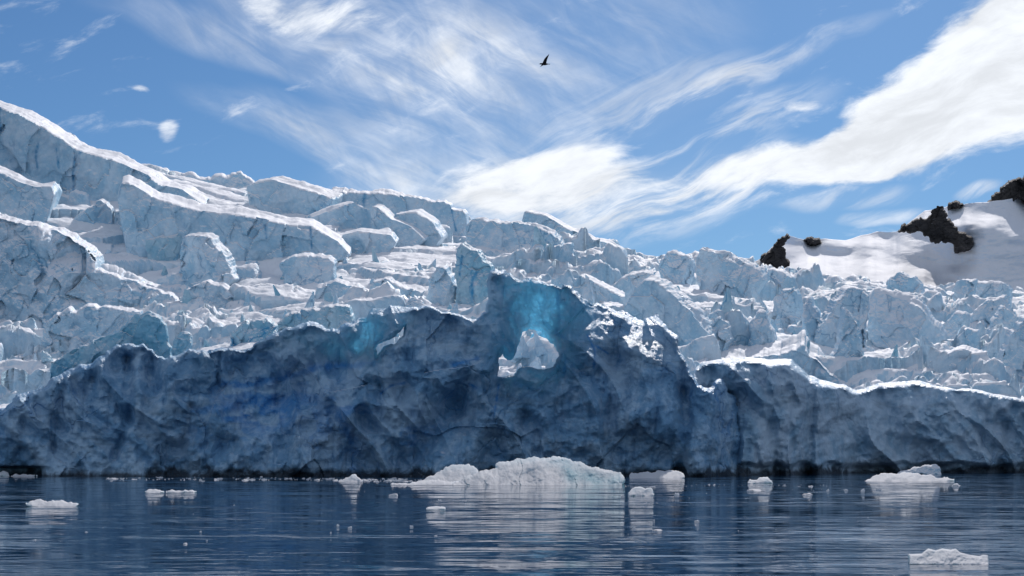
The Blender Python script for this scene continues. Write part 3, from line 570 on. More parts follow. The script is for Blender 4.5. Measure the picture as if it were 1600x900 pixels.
# (name, category, label, outline, Y, depth, rise, shift, extra)
B = [
 ('ice_slab', 'ice slab', 'huge cliff-edged slab with a sloping snow roof on the skyline at the far left', [(-330, 30), (-150, 108), (-40, 155), (0, 167), (30, 176), (60, 194), (87, 211), (119, 232), (150, 241), (175, 248), (231, 273), (250, 287), (285, 296), (318, 318), (250, 345), (180, 335), (90, 330), (0, 320), (-330, 320)], 705, 70, 5, 20, dict(lean=.12, fsize=22, amp=.55, vein_fn=cracks(([(127, 236), (117, 246), (114, 270), (115, 298)], 1.4), ([(60, 222), (56, 240), (58, 262)], 1.6), ([(0, 168), (1, 205)], 1.4), ([(88, 232), (92, 262)], 1.0)))),
 ('ice_slab', 'ice slab', 'small cracked snow-roofed slab below the great left wall, cut off by the left edge', [(-80, 235), (-40, 250), (0, 268), (28, 283), (57, 292), (80, 291), (86, 304), (70, 325), (0, 318), (-80, 310)], 640, 34, 6, 12, dict(fsize=12, amp=.6)),
 ('ice_slab', 'ice slab', 'long snow-topped slab running down to the right from below the great left wall', [(190, 287), (200, 284), (237, 307), (275, 318), (312, 329), (345, 333), (375, 335), (410, 341), (453, 351), (488, 353), (528, 377), (548, 399), (488, 398), (437, 408), (415, 402), (400, 380), (337, 368), (257, 338), (240, 335), (200, 334), (184, 312)], 600, 70, 15, 2, dict(vein_fn=cracks(([(188, 288), (183, 306)], 2.5), ([(414, 352), (416, 372)], 2.0), ([(485, 356), (487, 388)], 1.6)), fsize=14, amp=.6)),
 ('ice_slab', 'ice slab', 'thin snow-edged wedge on the skyline left of the long flat-topped rampart', [(385, 292), (405, 283), (423, 280), (450, 288), (485, 298), (520, 309), (516, 332), (488, 338), (440, 322), (395, 310)], 735, 40, 6, 22, dict(fsize=14, amp=.5)),
 ('ice_rampart', 'ice wall', 'long flat-topped ice rampart on the central skyline with one blue vertical crack', [(515, 299), (569, 301), (620, 305), (664, 311), (702, 319), (705, 326), (723, 328), (729, 337), (729, 368), (693, 370), (657, 355), (620, 345), (572, 345), (521, 330)], 765, 50, 3, 4, dict(fsize=18, amp=.4, vein_fn=cracks(([(570, 302), (568, 320)], 2.2), ([(705, 326), (712, 360)], 1.4)))),
 ('ice_slab', 'ice slab', 'triangular upturned slab with a bright left edge in front of the rampart', [(486, 340), (520, 327), (554, 316), (573, 326), (584, 356), (562, 362), (539, 365), (508, 360)], 665, 22, 3, -10, dict(fsize=12, amp=.4)),
 ('ice_slab', 'ice slab', 'dark flat slab lying half buried below the triangular upturned slab', [(534, 367), (560, 361), (610, 367), (619, 379), (600, 386), (575, 385), (546, 380)], 630, 14, 7, 5, dict(fsize=9, amp=.5)),
 ('ice_slab', 'ice slab', 'narrow leaning slab right of the triangular upturned slab', [(577, 322), (590, 324), (610, 342), (640, 353), (664, 373), (640, 378), (610, 373), (584, 352)], 645, 18, 5, 10, dict(fsize=9, amp=.5)),
 ('ice_slab', 'ice slab', 'grey slanting slab below the right end of the rampart', [(615, 335), (650, 330), (676, 348), (690, 372), (668, 380), (640, 360)], 680, 16, 5, 10, dict(fsize=9, amp=.5)),
 ('ice_block', 'ice block', 'smooth rounded block with dark foot below the end of the long snow-topped slab', [(436, 412), (455, 402), (473, 399), (510, 402), (524, 413), (520, 436), (500, 440), (473, 434), (444, 424)], 530, 18, 5, 4, dict(fsize=9, amp=.5)),
 ('ice_block', 'ice block', 'snow-capped block in the middle of the slope above the left wall crest', [(494, 448), (525, 440), (561, 451), (574, 468), (560, 476), (520, 478), (497, 474)], 482, 15, 7, 5, dict(fsize=8, amp=.6)),
 ('ice_block', 'ice block', 'block with a split pointed top above the snowy notch of the arch wall', [(568, 463), (583, 438), (602, 435), (635, 450), (660, 458), (650, 472), (605, 478)], 478, 14, 5, 5, dict(fsize=8, amp=.6)),
 ('serac', 'ice pinnacle', 'pale pyramid of ice left of the blue-streaked tower', [(666, 470), (669, 436), (682, 417), (693, 416), (714, 450), (712, 472)], 452, 12, 2, 6, dict(fsize=7, amp=.6)),
 ('serac', 'ice pinnacle', 'broad blue-streaked ice tower just left of the arch', [(712, 480), (711, 432), (714, 392), (723, 377), (734, 388), (748, 392), (764, 413), (764, 480)], 432, 14, 2, 5, dict(fsize=7, amp=.7, mat='b', vein_fn=cracks(([(745, 425), (737, 440), (738, 465)], 2.5), ([(722, 400), (718, 430)], 1.4)))),
 ('ice_block', 'ice block', 'big pale cracked block on the skyline under the long tilted slab', [(728, 352), (745, 342), (800, 347), (832, 352), (872, 372), (884, 402), (840, 412), (760, 404), (728, 390)], 690, 30, 3, 6, dict(fsize=14, amp=.6)),
 ('ice_slab', 'ice slab', 'long tilted slab with upturned tip on the central skyline above the arch', [(815, 346), (820, 329), (848, 335), (884, 355), (928, 375), (950, 380), (972, 394), (972, 409), (945, 420), (900, 416), (865, 385)], 725, 30, 2, 8, dict(fsize=14, amp=.5)),
 ('ice_block', 'ice block', 'square-topped ice block on the skyline halfway between arch and rock', [(1030, 440), (1031, 410), (1042, 394), (1056, 394), (1072, 398), (1083, 411), (1080, 438), (1055, 446)], 655, 20, 2, 3, dict(fsize=10, amp=.7)),
 ('ice_block', 'ice block', 'jagged ice ridge with a little horn at the skyline left of the dark rock', [(1088, 440), (1090, 400), (1094, 388), (1100, 390), (1110, 393), (1130, 397), (1152, 406), (1190, 422), (1196, 440), (1167, 452), (1130, 462), (1100, 455)], 655, 26, 3, 8, dict(fsize=10, amp=.8)),
 ('ice_block', 'ice block', 'flat-topped broken block below the rock left of the snow mountain', [(1186, 440), (1200, 420), (1225, 424), (1238, 432), (1244, 455), (1210, 462)], 640, 20, 2, 3, dict(fsize=9, amp=.8)),
 ('serac', 'ice pinnacle', 'large smooth pyramid of ice right of the arch with a sunlit right flank', [(975, 480), (993, 448), (1013, 436), (1049, 459), (1093, 504), (1112, 530), (1090, 545), (1060, 545), (1020, 520), (980, 500)], 462, 22, 0, 22, dict(fsize=14, amp=.35)),
 ('serac', 'ice pinnacle', 'curved horn of ice rising behind the top of the arch', [(853, 432), (859, 414), (868, 396), (881, 381), (893, 381), (890, 406), (876, 438)], 485, 10, 2, 4, dict(fsize=6, amp=.6)),
 ('ice_slab', 'ice slab', 'leaning slab with a snowy ridge just behind the right shoulder of the arch', [(891, 445), (906, 430), (940, 446), (976, 464), (974, 480), (930, 482), (906, 470)], 432, 12, 4, 8, dict(fsize=7, amp=.6)),
 ('ice_block', 'ice block', 'snow-roofed block left of the large smooth pyramid', [(952, 452), (968, 436), (983, 428), (1004, 425), (1022, 426), (1010, 450), (982, 466)], 530, 16, 6, 6, dict(fsize=8, amp=.6)),
 ('serac', 'ice pinnacle', 'tall curved ice fin with snow on its left side near the right', [(1262, 548), (1284, 507), (1306, 470), (1328, 448), (1347, 452), (1359, 464), (1350, 487), (1348, 515), (1350, 545), (1310, 552)], 438, 18, 3, -10, dict(fsize=8, amp=.7)),
 ('serac', 'ice pinnacle', 'sharp dark spire standing in front of the curved ice fin', [(1290, 610), (1296, 575), (1310, 540), (1316, 505), (1321, 478), (1334, 497), (1342, 527), (1350, 560), (1358, 600), (1350, 625), (1300, 625)], 403, 10, 2, -6, dict(fsize=5, amp=.9)),
 ('serac', 'ice pinnacle', 'pale leaf-shaped pinnacle left of the sharp dark spire', [(1253, 530), (1253, 499), (1256, 477), (1265, 463), (1277, 485), (1282, 514), (1278, 545), (1256, 545)], 455, 10, 1, 3, dict(fsize=6, amp=.5)),
 ('ice_block', 'ice block', 'great domed ice block with a sunlit sloping roof right of the curved fin', [(1354, 545), (1356, 507), (1357, 470), (1372, 457), (1405, 466), (1435, 477), (1451, 494), (1474, 524), (1474, 552), (1420, 556), (1383, 552)], 446, 24, 10, 4, dict(fsize=12, amp=.55)),
 ('ice_block', 'ice block', 'left half of the pair of cracked square blocks before the shaded snow bowl', [(1486, 485), (1490, 452), (1494, 441), (1510, 437), (1523, 436), (1524, 470), (1518, 492)], 560, 16, 2, 3, dict(fsize=9, amp=.5)),
 ('ice_block', 'ice block', 'right half of the pair of cracked square blocks before the shaded snow bowl', [(1524, 490), (1525, 440), (1545, 440), (1567, 443), (1579, 453), (1576, 480), (1550, 492)], 562, 16, 2, 4, dict(fsize=9, amp=.6)),
 ('ice_block', 'ice block', 'arched block with snow rim below the pair of cracked square blocks', [(1512, 515), (1516, 492), (1545, 468), (1570, 463), (1577, 485), (1560, 520), (1530, 528)], 488, 14, 5, 4, dict(fsize=8, amp=.6)),
 ('ice_block', 'ice block', 'small rounded block right of the great domed block', [(1469, 520), (1475, 505), (1493, 488), (1508, 489), (1514, 504), (1508, 530), (1480, 532)], 455, 10, 3, 3, dict(fsize=6, amp=.6)),
 ('serac', 'ice pinnacle', 'tall pinnacle with bright left edge cut off by the right edge of the view', [(1560, 600), (1567, 556), (1581, 521), (1600, 499), (1625, 480), (1670, 500), (1690, 610)], 415, 14, 3, -8, dict(fsize=8, amp=.6)),
 ('serac', 'ice pinnacle', 'steep wedge of ice left of the pinnacle at the right edge', [(1542, 530), (1552, 500), (1567, 477), (1580, 484), (1590, 500), (1592, 535), (1565, 540)], 445, 10, 2, -5, dict(fsize=6, amp=.6)),
 ('ice_block', 'ice block', 'broken rubble block in front of the bright snow field below the mountain', [(1378, 460), (1391, 433), (1405, 425), (1427, 432), (1440, 452), (1451, 474), (1420, 474)], 600, 16, 2, 4, dict(fsize=7, amp=1.0)),
 ('ice_block', 'ice block', 'low hummock with a snow cap behind the right ice wall', [(1448, 580), (1452, 565), (1466, 555), (1506, 545), (1532, 553), (1550, 573), (1572, 614), (1520, 610), (1470, 596)], 425, 16, 8, 4, dict(fsize=9, amp=.6)),
 ('ice_block', 'ice block', 'flat-faced square block above the snow-capped hummock on the right', [(1492, 552), (1495, 527), (1506, 514), (1529, 517), (1533, 552), (1515, 560)], 446, 10, 3, 2, dict(fsize=7, amp=.5)),
 ('ice_block', 'ice block', 'large block with a smooth sunlit roof behind the left part of the right ice wall', [(1105, 640), (1112, 575), (1128, 566), (1165, 562), (1200, 557), (1225, 551), (1244, 545), (1256, 537), (1264, 556), (1280, 566), (1296, 585), (1315, 598), (1340, 615), (1345, 650)], 446, 34, 30, 2, dict(prow=0.0, lean=.2, fsize=10, amp=.6)),
 ('ice_block', 'ice block', 'massive grey shaded hump of ice on the left, crumbly at the base', [(-200, 300), (-60, 325), (20, 346), (60, 353), (105, 368), (128, 384), (145, 398), (152, 420), (200, 436), (250, 452), (285, 470), (240, 496), (150, 498), (70, 500), (30, 470), (0, 440), (-200, 420)], 525, 50, 6, 12, dict(fsize=11, amp=1.1)),
 ('ice_block', 'ice block', 'furrowed ice shoulder with a bright rim at the left edge', [(-220, 360), (-50, 376), (0, 386), (16, 402), (26, 430), (40, 460), (70, 494), (0, 505), (-220, 505)], 492, 20, 2, 8, dict(fsize=8, amp=.9)),
 ('ice_block', 'ice block', 'dark hooded block above the blue-cornered cube on the left slope', [(186, 356), (200, 342), (216, 335), (250, 347), (240, 365), (226, 376), (205, 377)], 572, 14, 4, 5, dict(fsize=9, amp=.5)),
 ('ice_block', 'ice block', 'snow-topped cube with a blue right corner on the left slope', [(227, 375), (250, 370), (276, 366), (283, 380), (274, 409), (257, 414), (236, 400)], 560, 16, 9, 8, dict(fsize=9, amp=.4, mat='b')),
 ('ice_block', 'ice block', 'bulky light block to the right of the blue-cornered cube', [(284, 372), (300, 366), (331, 372), (353, 405), (370, 436), (335, 446), (293, 442), (282, 416)], 545, 20, 5, 10, dict(fsize=10, amp=.7)),
 ('serac', 'ice pinnacle', 'small pointed fin at the foot of the great left wall', [(101, 322), (108, 305), (117, 297), (130, 302), (140, 308), (143, 326)], 625, 8, 2, 2, dict(fsize=7, amp=.5)),
 ('ice_block', 'ice block', 'smooth wedge lying below the small pointed fin', [(112, 344), (135, 326), (158, 313), (173, 325), (175, 352), (145, 353)], 602, 14, 4, 4, dict(fsize=9, amp=.5)),
 ('ice_block', 'ice block', 'chipped block between the smooth wedge and the long snow-topped slab', [(176, 350), (178, 328), (198, 329), (222, 320), (254, 318), (254, 338), (220, 345), (196, 356)], 598, 14, 4, 4, dict(fsize=8, amp=.7)),
 ('ice_ridge', 'ice ridge', 'shaded ice ridge with a knobbly crest behind the left bastion', [(62, 540), (70, 515), (82, 496), (106, 480), (120, 489), (133, 478), (165, 479), (190, 484), (218, 487), (212, 506), (180, 530), (110, 545)], 432, 18, 4, 4, dict(fsize=7, amp=.8)),
 ('ice_block', 'ice block', 'low rounded lump in front of the knobbly shaded ridge', [(86, 548), (98, 535), (117, 525), (136, 537), (130, 552)], 408, 8, 3, 2, dict(fsize=6, amp=.5)),
 ('ice_block', 'ice block', 'pile-topping angular block above the rubble band left of centre', [(289, 456), (305, 446), (323, 439), (352, 448), (380, 472), (340, 480), (300, 474)], 482, 12, 4, 5, dict(fsize=7, amp=.8)),
 ('ice_block', 'ice block', 'turquoise crumbled block peeping over the left part of the arch wall', [(425, 535), (432, 506), (450, 492), (474, 484), (510, 479), (547, 478), (553, 500), (548, 535)], 392, 12, 3, 3, dict(fsize=6, amp=.9, mat='b')),
 ('ice_block', 'ice block', 'angular slab of pale ice left of the turquoise crumbled block', [(355, 560), (362, 520), (385, 500), (415, 496), (432, 510), (425, 550)], 398, 12, 4, 3, dict(fsize=6, amp=.9, mat='b')),
 ('ice_fin', 'ice fin', 'thin glowing turquoise crest hooked over the left bastion', [(78, 640), (79, 566), (110, 549), (150, 531), (184, 519), (200, 503), (214, 492), (234, 489), (251, 495), (259, 506), (262, 525), (270, 560), (275, 640)], 366, 7, 1, 1, dict(fsize=6, amp=1.0, mat='b', thin=.16)),
 ('ice_fin', 'ice fin', 'little turquoise tooth between the left bastion and the arch wall', [(266, 600), (270, 540), (277, 526), (286, 520), (299, 523), (298, 546), (310, 560), (312, 600)], 364, 4, 1, 1, dict(fsize=4, amp=1.0, mat='b', thin=.2)),
 ('ice_block', 'ice block', 'bright ice block seen through the arch window', [(812, 620), (816, 575), (822, 545), (834, 520), (852, 514), (868, 530), (884, 580), (884, 620)], 405, 12, 3, 2, dict(fsize=6, amp=1.0, lean=0.5, mat='b', thin=.8)),  # thick block, translucency raised to make it glow
 ('serac', 'ice pinnacle', 'stubby pinnacle in the crowd between the large pyramid and the leaf-shaped pinnacle', [(1168, 540), (1172, 505), (1186, 486), (1198, 495), (1210, 520), (1212, 545)], 470, 10, 2, 3, dict(fsize=6, amp=.8)),
 ('serac', 'ice pinnacle', 'pointed block beside the right flank of the large pyramid', [(1100, 535), (1108, 512), (1124, 494), (1136, 504), (1144, 530), (1130, 545)], 490, 10, 2, 3, dict(fsize=6, amp=.7)),
 ('ice_block', 'ice block', 'rounded knob of ice above the snow shelf right of the large pyramid', [(1118, 500), (1122, 488), (1135, 480), (1148, 490), (1146, 506), (1130, 510)], 530, 8, 3, 2, dict(fsize=6, amp=.5)),
 ('serac', 'ice pinnacle', 'ragged tower behind the leaf-shaped pinnacle', [(1205, 500), (1208, 470), (1220, 452), (1240, 448), (1250, 470), (1254, 505)], 560, 12, 2, 3, dict(fsize=7, amp=.8)),
]
KEEP_Y = {i for i, b in enumerate(B) if b[3] and (b[2].startswith(('huge', 'thin glowing', 'little turquoise', 'bright ice block', 'long flat-topped', 'large block with', 'small cracked', 'thin snow-edged', 'long tilted')))}
ARCHV = {i for i, b in enumerate(B) if b[2].startswith(('bright ice block', 'thin glowing'))}
for i, (nm, cat, lab, poly, Y, L, rise, shift, ex) in enumerate(B):
    rows_ = [p[1] for p in poly]; top_, bot_ = min(rows_), max(rows_); cxp = sum(p[0] for p in poly) / len(poly)
    if i not in KEEP_Y:
        yy_ = np.linspace(375, 900, 500); rb_ = base_row(np.full(500, min(max(cxp, -400), 2000)), yy_); Y = float(yy_[np.argmin(np.abs(rb_ - (bot_ - 4)))])
        if cxp > 1060: Y = max(Y, 458)
    pa = np.array(poly, float); up_ = poly_dist(pa - [0, 1.2], [pa])[0]; dn_ = poly_dist(pa + [0, 1.2], [pa])[0]
    if i not in ARCHV: poly = [(p[0], max(p[1] + 20, min(float(base_row(np.array([p[0]]), np.array([Y]))[0]) + 14, p[1] + 70)) if (u_ > 0 and d_ <= 0) or p[1] > bot_ - 3 else p[1]) for p, u_, d_ in zip(poly, up_, dn_)]
    rise *= 0.75; rr_ = random.Random(900 + i)
    if nm in ('serac', 'ice_block'): ex0 = dict(prow=rr_.uniform(0.35, 1.1), prow_at=rr_.uniform(0.25, 0.75), lean=rr_.uniform(0.08, 0.55)); ex0.update(ex); ex = ex0
    ex = dict(ex); ex['amp'] = ex.get('amp', .6) * 1.35; ex['fsize'] = ex.get('fsize', 9) * 0.9
    mat = ICE_BLUE if ex.pop('mat', '') == 'b' else ICE_FALL
    o = solid(nm, mat, poly, Y, L=L, rise=rise, shift=shift, h=1.5 if nm != 'ice_slab' else 1.8, seed=100 + i * 7, rough=0.10 if nm == 'ice_slab' else 0.35, round_px=1.6, bulge=0.6, steps=1.0, roof=1.6 if L > 20 else 0.5, **{'lean': .2, **ex})
    tag(o, lab, cat)

# ---------------------------------------------------------------- scattered smaller seracs
def chunk_mesh(name, seed, mat, sub=4, flat=1.0, point=0.0, amp=0.25, fs=0.8):
    import bmesh
    bm = bmesh.new(); rnd = random.Random(seed)
    for k in range(13):
        a = rnd.random() * 6.283; z = rnd.random(); r = 1.0 * (1 - point * z) * (0.7 + 0.4 * rnd.random())
        bm.verts.new((math.cos(a) * r, math.sin(a) * r * 0.8, z * 2.0 * flat - 0.5))
    for k in range(5):
        a = k / 5 * 6.283; bm.verts.new((math.cos(a) * 1.1, math.sin(a) * 1.0, -0.8))
    r = bmesh.ops.convex_hull(bm, input=bm.verts); 
    bmesh.ops.delete(bm, geom=[v for v in bm.verts if not v.link_faces], context='VERTS')
    bmesh.ops.triangulate(bm, faces=bm.faces)
    for _ in range(sub): bmesh.ops.subdivide_edges(bm, edges=bm.edges, cuts=1, use_grid_fill=True)
    bmesh.ops.triangulate(bm, faces=bm.faces)
    V = np.array([v.co[:] for v in bm.verts]); N = []
    bm.normal_update(); N = np.array([v.normal[:] for v in bm.verts])
    x, y, z = V.T; dsp = amp * (0.5 * facet(x / fs + seed, y / fs, z / fs, seed) + 0.45 * facet(x * 2.7 / fs, y * 2.7 / fs, z * 2.7 / fs, seed + 1) + 0.22 * facet(x * 6 / fs, y * 6 / fs, z * 6 / fs, seed + 2))
    V = V + N * dsp[:, None]
    T = np.array([[v.index for v in f.verts] for f in bm.faces]); bm.free()
    return V, T
rnd = random.Random(5)
protos = []
for k in range(9):
    V, T = chunk_mesh('serac', 40 + k, ICE_FALL, 4, (1.5, 0.6, 0.9)[k % 3], (0.85, 0.3, 0.6)[k % 3], 0.17)
    o = mesh_obj('serac', V, np.zeros((0, 4)), ICE_BLUE if k % 4 == 0 else ICE_FALL, loc=(0, 0, 0), tris=T, sharp=40); protos.append(o)
spots = []
tries = 0
while len(spots) < 290 and tries < 9000:
    tries += 1
    px = rnd.uniform(-60, 1660); Y = rnd.uniform(385, 860)
    row = float(base_row(np.array([px]), np.array([Y]))[0])
    dens = 0.42
    if px > 640: dens = 0.75 if px < 1250 else 0.9
    if row > 425: dens = max(dens, 0.95)
    if Y > 600 and px < 1000: dens *= 0.3
    if Y > 640 or (px > 980 and Y > 590): continue
    if px > 1050 and Y < 462: continue
    if rnd.random() > dens * (500 / Y): continue
    s = rnd.choice([0.8, 1.1, 1.5, 2.0, 2.8]) * (Y / 480) * (1.2 if px > 640 else 0.8)
    x = wx(px, Y)
    if any((x - a) ** 2 + (Y - b) ** 2 < (1.0 * (s + c)) ** 2 for a, b, c in spots): continue
    spots.append((x, Y, s))
zs = terr_z(np.array([a for a, b, c in spots]), np.array([b for a, b, c in spots]))
SMALL = 'small angular ice block in the tumbled icefall behind the cliff'
for i, ((x, Y, s), z) in enumerate(zip(spots, zs)):
    src = protos[i % len(protos)]; o = src if i < len(protos) else src.copy()
    if o is not src: COL.objects.link(o)
    o.location = (x, Y, float(z) + s * 0.1)
    o.rotation_euler = (rnd.uniform(-.3, .3), rnd.uniform(-.35, .35), rnd.uniform(0, 6.28)); hgt = rnd.choice([0.8, 1.0, 1.3, 1.7])
    o.scale = (s * rnd.uniform(.8, 1.3), s, s * hgt)
    tag(o, SMALL, 'ice block', 'small seracs scattered over the icefall')

# ---------------------------------------------------------------- snow mountain far right
SKY_ROWS = ([1130, 1190, 1212, 1228, 1240, 1262, 1290, 1320, 1345, 1370, 1400, 1425, 1445, 1470, 1486, 1500, 1520, 1545, 1570, 1600, 1700, 1850, 2100], [440, 402, 380, 368, 370, 376, 374, 376, 368, 362, 362, 345, 330, 326, 319, 320, 318, 316, 312, 306, 290, 260, 330])
def build_mountain():
    pxs = np.arange(1130, 2100, 1.8); n = len(pxs); top = np.interp(pxs, *SKY_ROWS) + 1.2 * vnoise(pxs / 14, pxs * 0, pxs * 0, 4); m = 210
    vs = np.linspace(0, 1, m); PX, Vv = np.meshgrid(pxs, vs, indexing='ij'); TOP = top[:, None]; ROW = 545 + (TOP - 545) * Vv
    p, r = PX.ravel(), ROW.ravel()
    G = 1.5 + 1.9 * bump2(p, r, 1330, 405, 95, 34, 8) + 1.6 * bump2(p, r, 1440, 455, 70, 26, 18) + 1.8 * bump2(p, r, 1560, 345, 90, 14, 4) + 1.5 * bump2(p, r, 1260, 440, 60, 20)
    G -= 1.15 * bump2(p, r, 1560, 430, 95, 42, 10) + 1.0 * bump2(p, r, 1545, 385, 80, 22, 8) + 0.8 * bump2(p, r, 1385, 372, 26, 12, 30) + 1.0 * bump2(p, r, 1275, 378, 14, 9) + 1.0 * bump2(p, r, 1330, 395, 40, 5, 12) + 0.9 * bump2(p, r, 1290, 435, 50, 5, 14) + 0.9 * bump2(p, r, 1370, 430, 40, 5, -8)
    G += 1.3 * fbm(p / 70 + r / 60, r / 15, p * 0, 4, 0.5, 31)
    G = np.clip(G, 0.35, 4.2).reshape(n, m)
    dr = -(np.diff(ROW, axis=1)); Yd = np.concatenate([np.zeros((n, 1)), np.cumsum(G[:, 1:] * dr, axis=1)], 1)
    k = np.exp(-0.5 * (np.arange(-12, 13) / 5.0) ** 2); k /= k.sum()
    Yd = np.apply_along_axis(lambda v: np.convolve(np.pad(v, 12, mode='edge'), k, 'valid'), 0, Yd)
    relief = 26 * bump2(p, r, 1270, 380, 16, 20).reshape(n, m) + 20 * bump2(p, r, 1388, 372, 14, 18, 20).reshape(n, m) - 22 * bump2(p, r, 1335, 385, 35, 22).reshape(n, m)
    YY = 1500 + Yd + relief + 3 * fbm(p / 30, r / 12, p * 0, 4, 0.5, 33).reshape(n, m)
    front = np.stack([wx(PX, YY), YY, wz(ROW, YY)], -1)
    back = front[:, -1:, :].copy()
    ext = []
    for a in (1, 2, 3, 4):
        b = back.copy(); b[:, :, 1] += 45 * a; b[:, :, 2] -= (8 + 22 * a) * a * 0.6; ext.append(b)
    A = np.concatenate([front] + ext, 1); m2 = A.shape[1]
    idx = np.arange(n * m2).reshape(n, m2); q = np.stack([idx[:-1, :-1], idx[1:, :-1], idx[1:, 1:], idx[:-1, 1:]], -1).reshape(-1, 4)
    o = mesh_obj('snow_mountain', A.reshape(-1, 3), q, MTN_SNOW, loc=(wx(1500, 1500), 1500, 0))
    tag(o, 'smooth snow mountain with hollows behind the right of the icefall', 'mountain', kind='structure')
    return pxs, top, YY, ROW
MP = build_mountain()
def mtn_y(px, row):
    i = int(np.clip(np.searchsorted(MP[0], px), 0, len(MP[0]) - 1)); j = int(np.argmin(abs(MP[3][i] - row))); return float(MP[2][i, j])
ROCKS = [
 ([(1188, 404), (1202, 393), (1212, 380), (1222, 370), (1232, 366), (1228, 378), (1220, 386), (1228, 396), (1232, 408), (1233, 424), (1226, 426), (1210, 416), (1196, 410)], 'dark rock spur at the left foot of the snow mountain'),
 ([(1254, 375), (1262, 371), (1282, 375), (1284, 380), (1270, 382)], 'thin strip of dark rock showing on the low snow crest'),
 ([(1400, 361), (1412, 350), (1424, 346), (1438, 339), (1444, 343), (1450, 341), (1456, 328), (1464, 321), (1472, 322), (1478, 332), (1476, 342), (1490, 352), (1498, 362), (1512, 368), (1521, 378), (1514, 387), (1500, 385), (1486, 379), (1470, 376), (1456, 378), (1448, 368), (1430, 362), (1410, 362)], 'jagged dark rock outcrop in the upper middle of the snow mountain'),
 ([(1481, 322), (1488, 316), (1496, 315), (1506, 319), (1500, 324)], 'small dark rock cap on the snow crest above the jagged outcrop'),
 ([(1540, 318), (1550, 306), (1562, 301), (1570, 290), (1584, 281), (1600, 277), (1660, 268), (1700, 290), (1690, 312), (1600, 314), (1575, 312), (1556, 318)], 'dark rocky peak at the right edge of the view')]
for i, (poly, lab) in enumerate(ROCKS):
    cx = sum(p[0] for p in poly) / len(poly); lo = max(p[1] for p in poly); py = min(mtn_y(p[0], p[1] + 2) for p in poly)
    hi = min(p[1] for p in poly); yl = mtn_y(cx, lo); yh = mtn_y(cx, hi + 2); mpp = yl / F
    slope = min(max((yh - yl) / max((lo - hi) * mpp, 1), 0.2), 0.7)
    o = solid('rock_outcrop', ROCK, poly, min(yl, py + 40) - (50 if i == 2 else 16), L=60 + (60 if i == 4 else 0), h=0.8, seed=700 + i, rough=0.55, steps=0.8, round_px=1.5, bulge=3, lean=slope, amp=1.2, fsize=18, sharp=35)
    tag(o, lab, 'rock')
o = solid('rock_outcrop', ROCK, [(255, 290), (280, 272), (300, 268), (310, 275), (330, 277), (345, 271), (360, 274), (378, 268), (398, 284), (400, 300), (300, 310)], 880, L=30, h=1.2, seed=811, rough=0.4, round_px=5, bulge=6, lean=.5, amp=.8, fsize=14)
o.data.materials[0] = ICE_FALL; o.name = 'ice_ridge'
tag(o, 'distant grey shaded snow peaks peeping over the skyline left of the thin wedge', 'ice ridge')

# ---------------------------------------------------------------- floating ice
def floe(name, cat, label, poly, waterrow, L=8.0, lean=1.6, seed=1, amp=1.0, fs=2.5, h=0.9, rp=4, thin=0.15, mat=None, **kw):
    Y = CH * F / (waterrow - HR)
    P = list(poly)
    o = solid(name, mat or ICE_FLOE, P, Y, L=L, rise=-3, h=h, seed=seed, rough=0.35, round_px=rp, bulge=0.35, lean=lean, amp=amp, fsize=fs, thin=thin, sharp=60, nside=5, **kw)
    me = o.data; n = len(me.vertices); c = np.empty(n * 3, np.float32); me.vertices.foreach_get('co', c)   # run the foot under water
    return tag(o, label, cat)
floe('ice_floe', 'ice floe', 'largest ice floe, a long rounded white hump with a turquoise right end', [(700, 762), (717, 753), (733, 743), (750, 736), (768, 733), (776, 731), (774, 726), (785, 721), (800, 720), (812, 716), (822, 717), (833, 713), (845, 716), (860, 716), (868, 714), (885, 716), (905, 721), (917, 727), (935, 731), (955, 735), (970, 738), (976, 747), (972, 756), (970, 764), (720, 766)], 758.5, L=14, lean=2.87, seed=201, fs=3.6, amp=1.25, rp=5, thin=.25, steps=0.5, folds=0.25, vein_fn=lambda px, row: 0.75 * bump2(px, row, 925, 748, 30, 12, 20) + 0.6 * bump2(px, row, 890, 742, 10, 22, -25) + 0.5 * bump2(px, row, 962, 750, 12, 10))
floe('ice_floe', 'ice floe', 'pointed white floe touching the left end of the largest floe', [(655, 752), (668, 745), (687, 737), (697, 729), (706, 726), (722, 726), (731, 724), (741, 729), (747, 735), (745, 745), (735, 754), (700, 758), (660, 757)], 753.5, L=8, lean=2.65, seed=202, fs=2.6, thin=.2)
floe('ice_floe', 'ice floe', 'flat white shelf of ice awash before the pointed floe', [(604, 757), (622, 755), (650, 753), (690, 751), (720, 751), (735, 756), (730, 761), (660, 760), (620, 760)], 757.5, L=6, lean=3.31, seed=203, fs=1.6)
floe('ice_floe', 'ice floe', 'small white floe with one peak left of the awash shelf', [(528, 753), (536, 749), (544, 746), (549, 742), (556, 741), (560, 746), (567, 750), (566, 755), (530, 755)], 752.5, L=4, lean=2.21, seed=204, fs=1.6)
floe('ice_floe', 'ice floe', 'low white floe right of the largest floe close to the cliff', [(983, 748), (984, 740), (1002, 738), (1022, 738), (1032, 735), (1046, 734), (1056, 735), (1068, 740), (1070, 746), (1060, 750), (990, 750)], 747.5, L=8, lean=2.87, seed=205, fs=2.0)
floe('ice_floe', 'ice floe', 'round snowball-like floe just right of the largest floe', [(981, 775), (986, 765), (992, 761), (1000, 760), (1008, 764), (1016, 762), (1021, 768), (1022, 774), (1012, 777), (984, 777)], 775.0, L=3, lean=1.77, seed=206, fs=1.2)
floe('ice_floe', 'ice floe', 'long low brittle floe near the foot of the right ice wall', [(1350, 752), (1362, 746), (1382, 739), (1398, 740), (1412, 737), (1430, 739), (1450, 742), (1470, 747), (1492, 748), (1490, 752), (1470, 753), (1352, 754)], 752.0, L=9, lean=3.09, seed=207, fs=2.0)
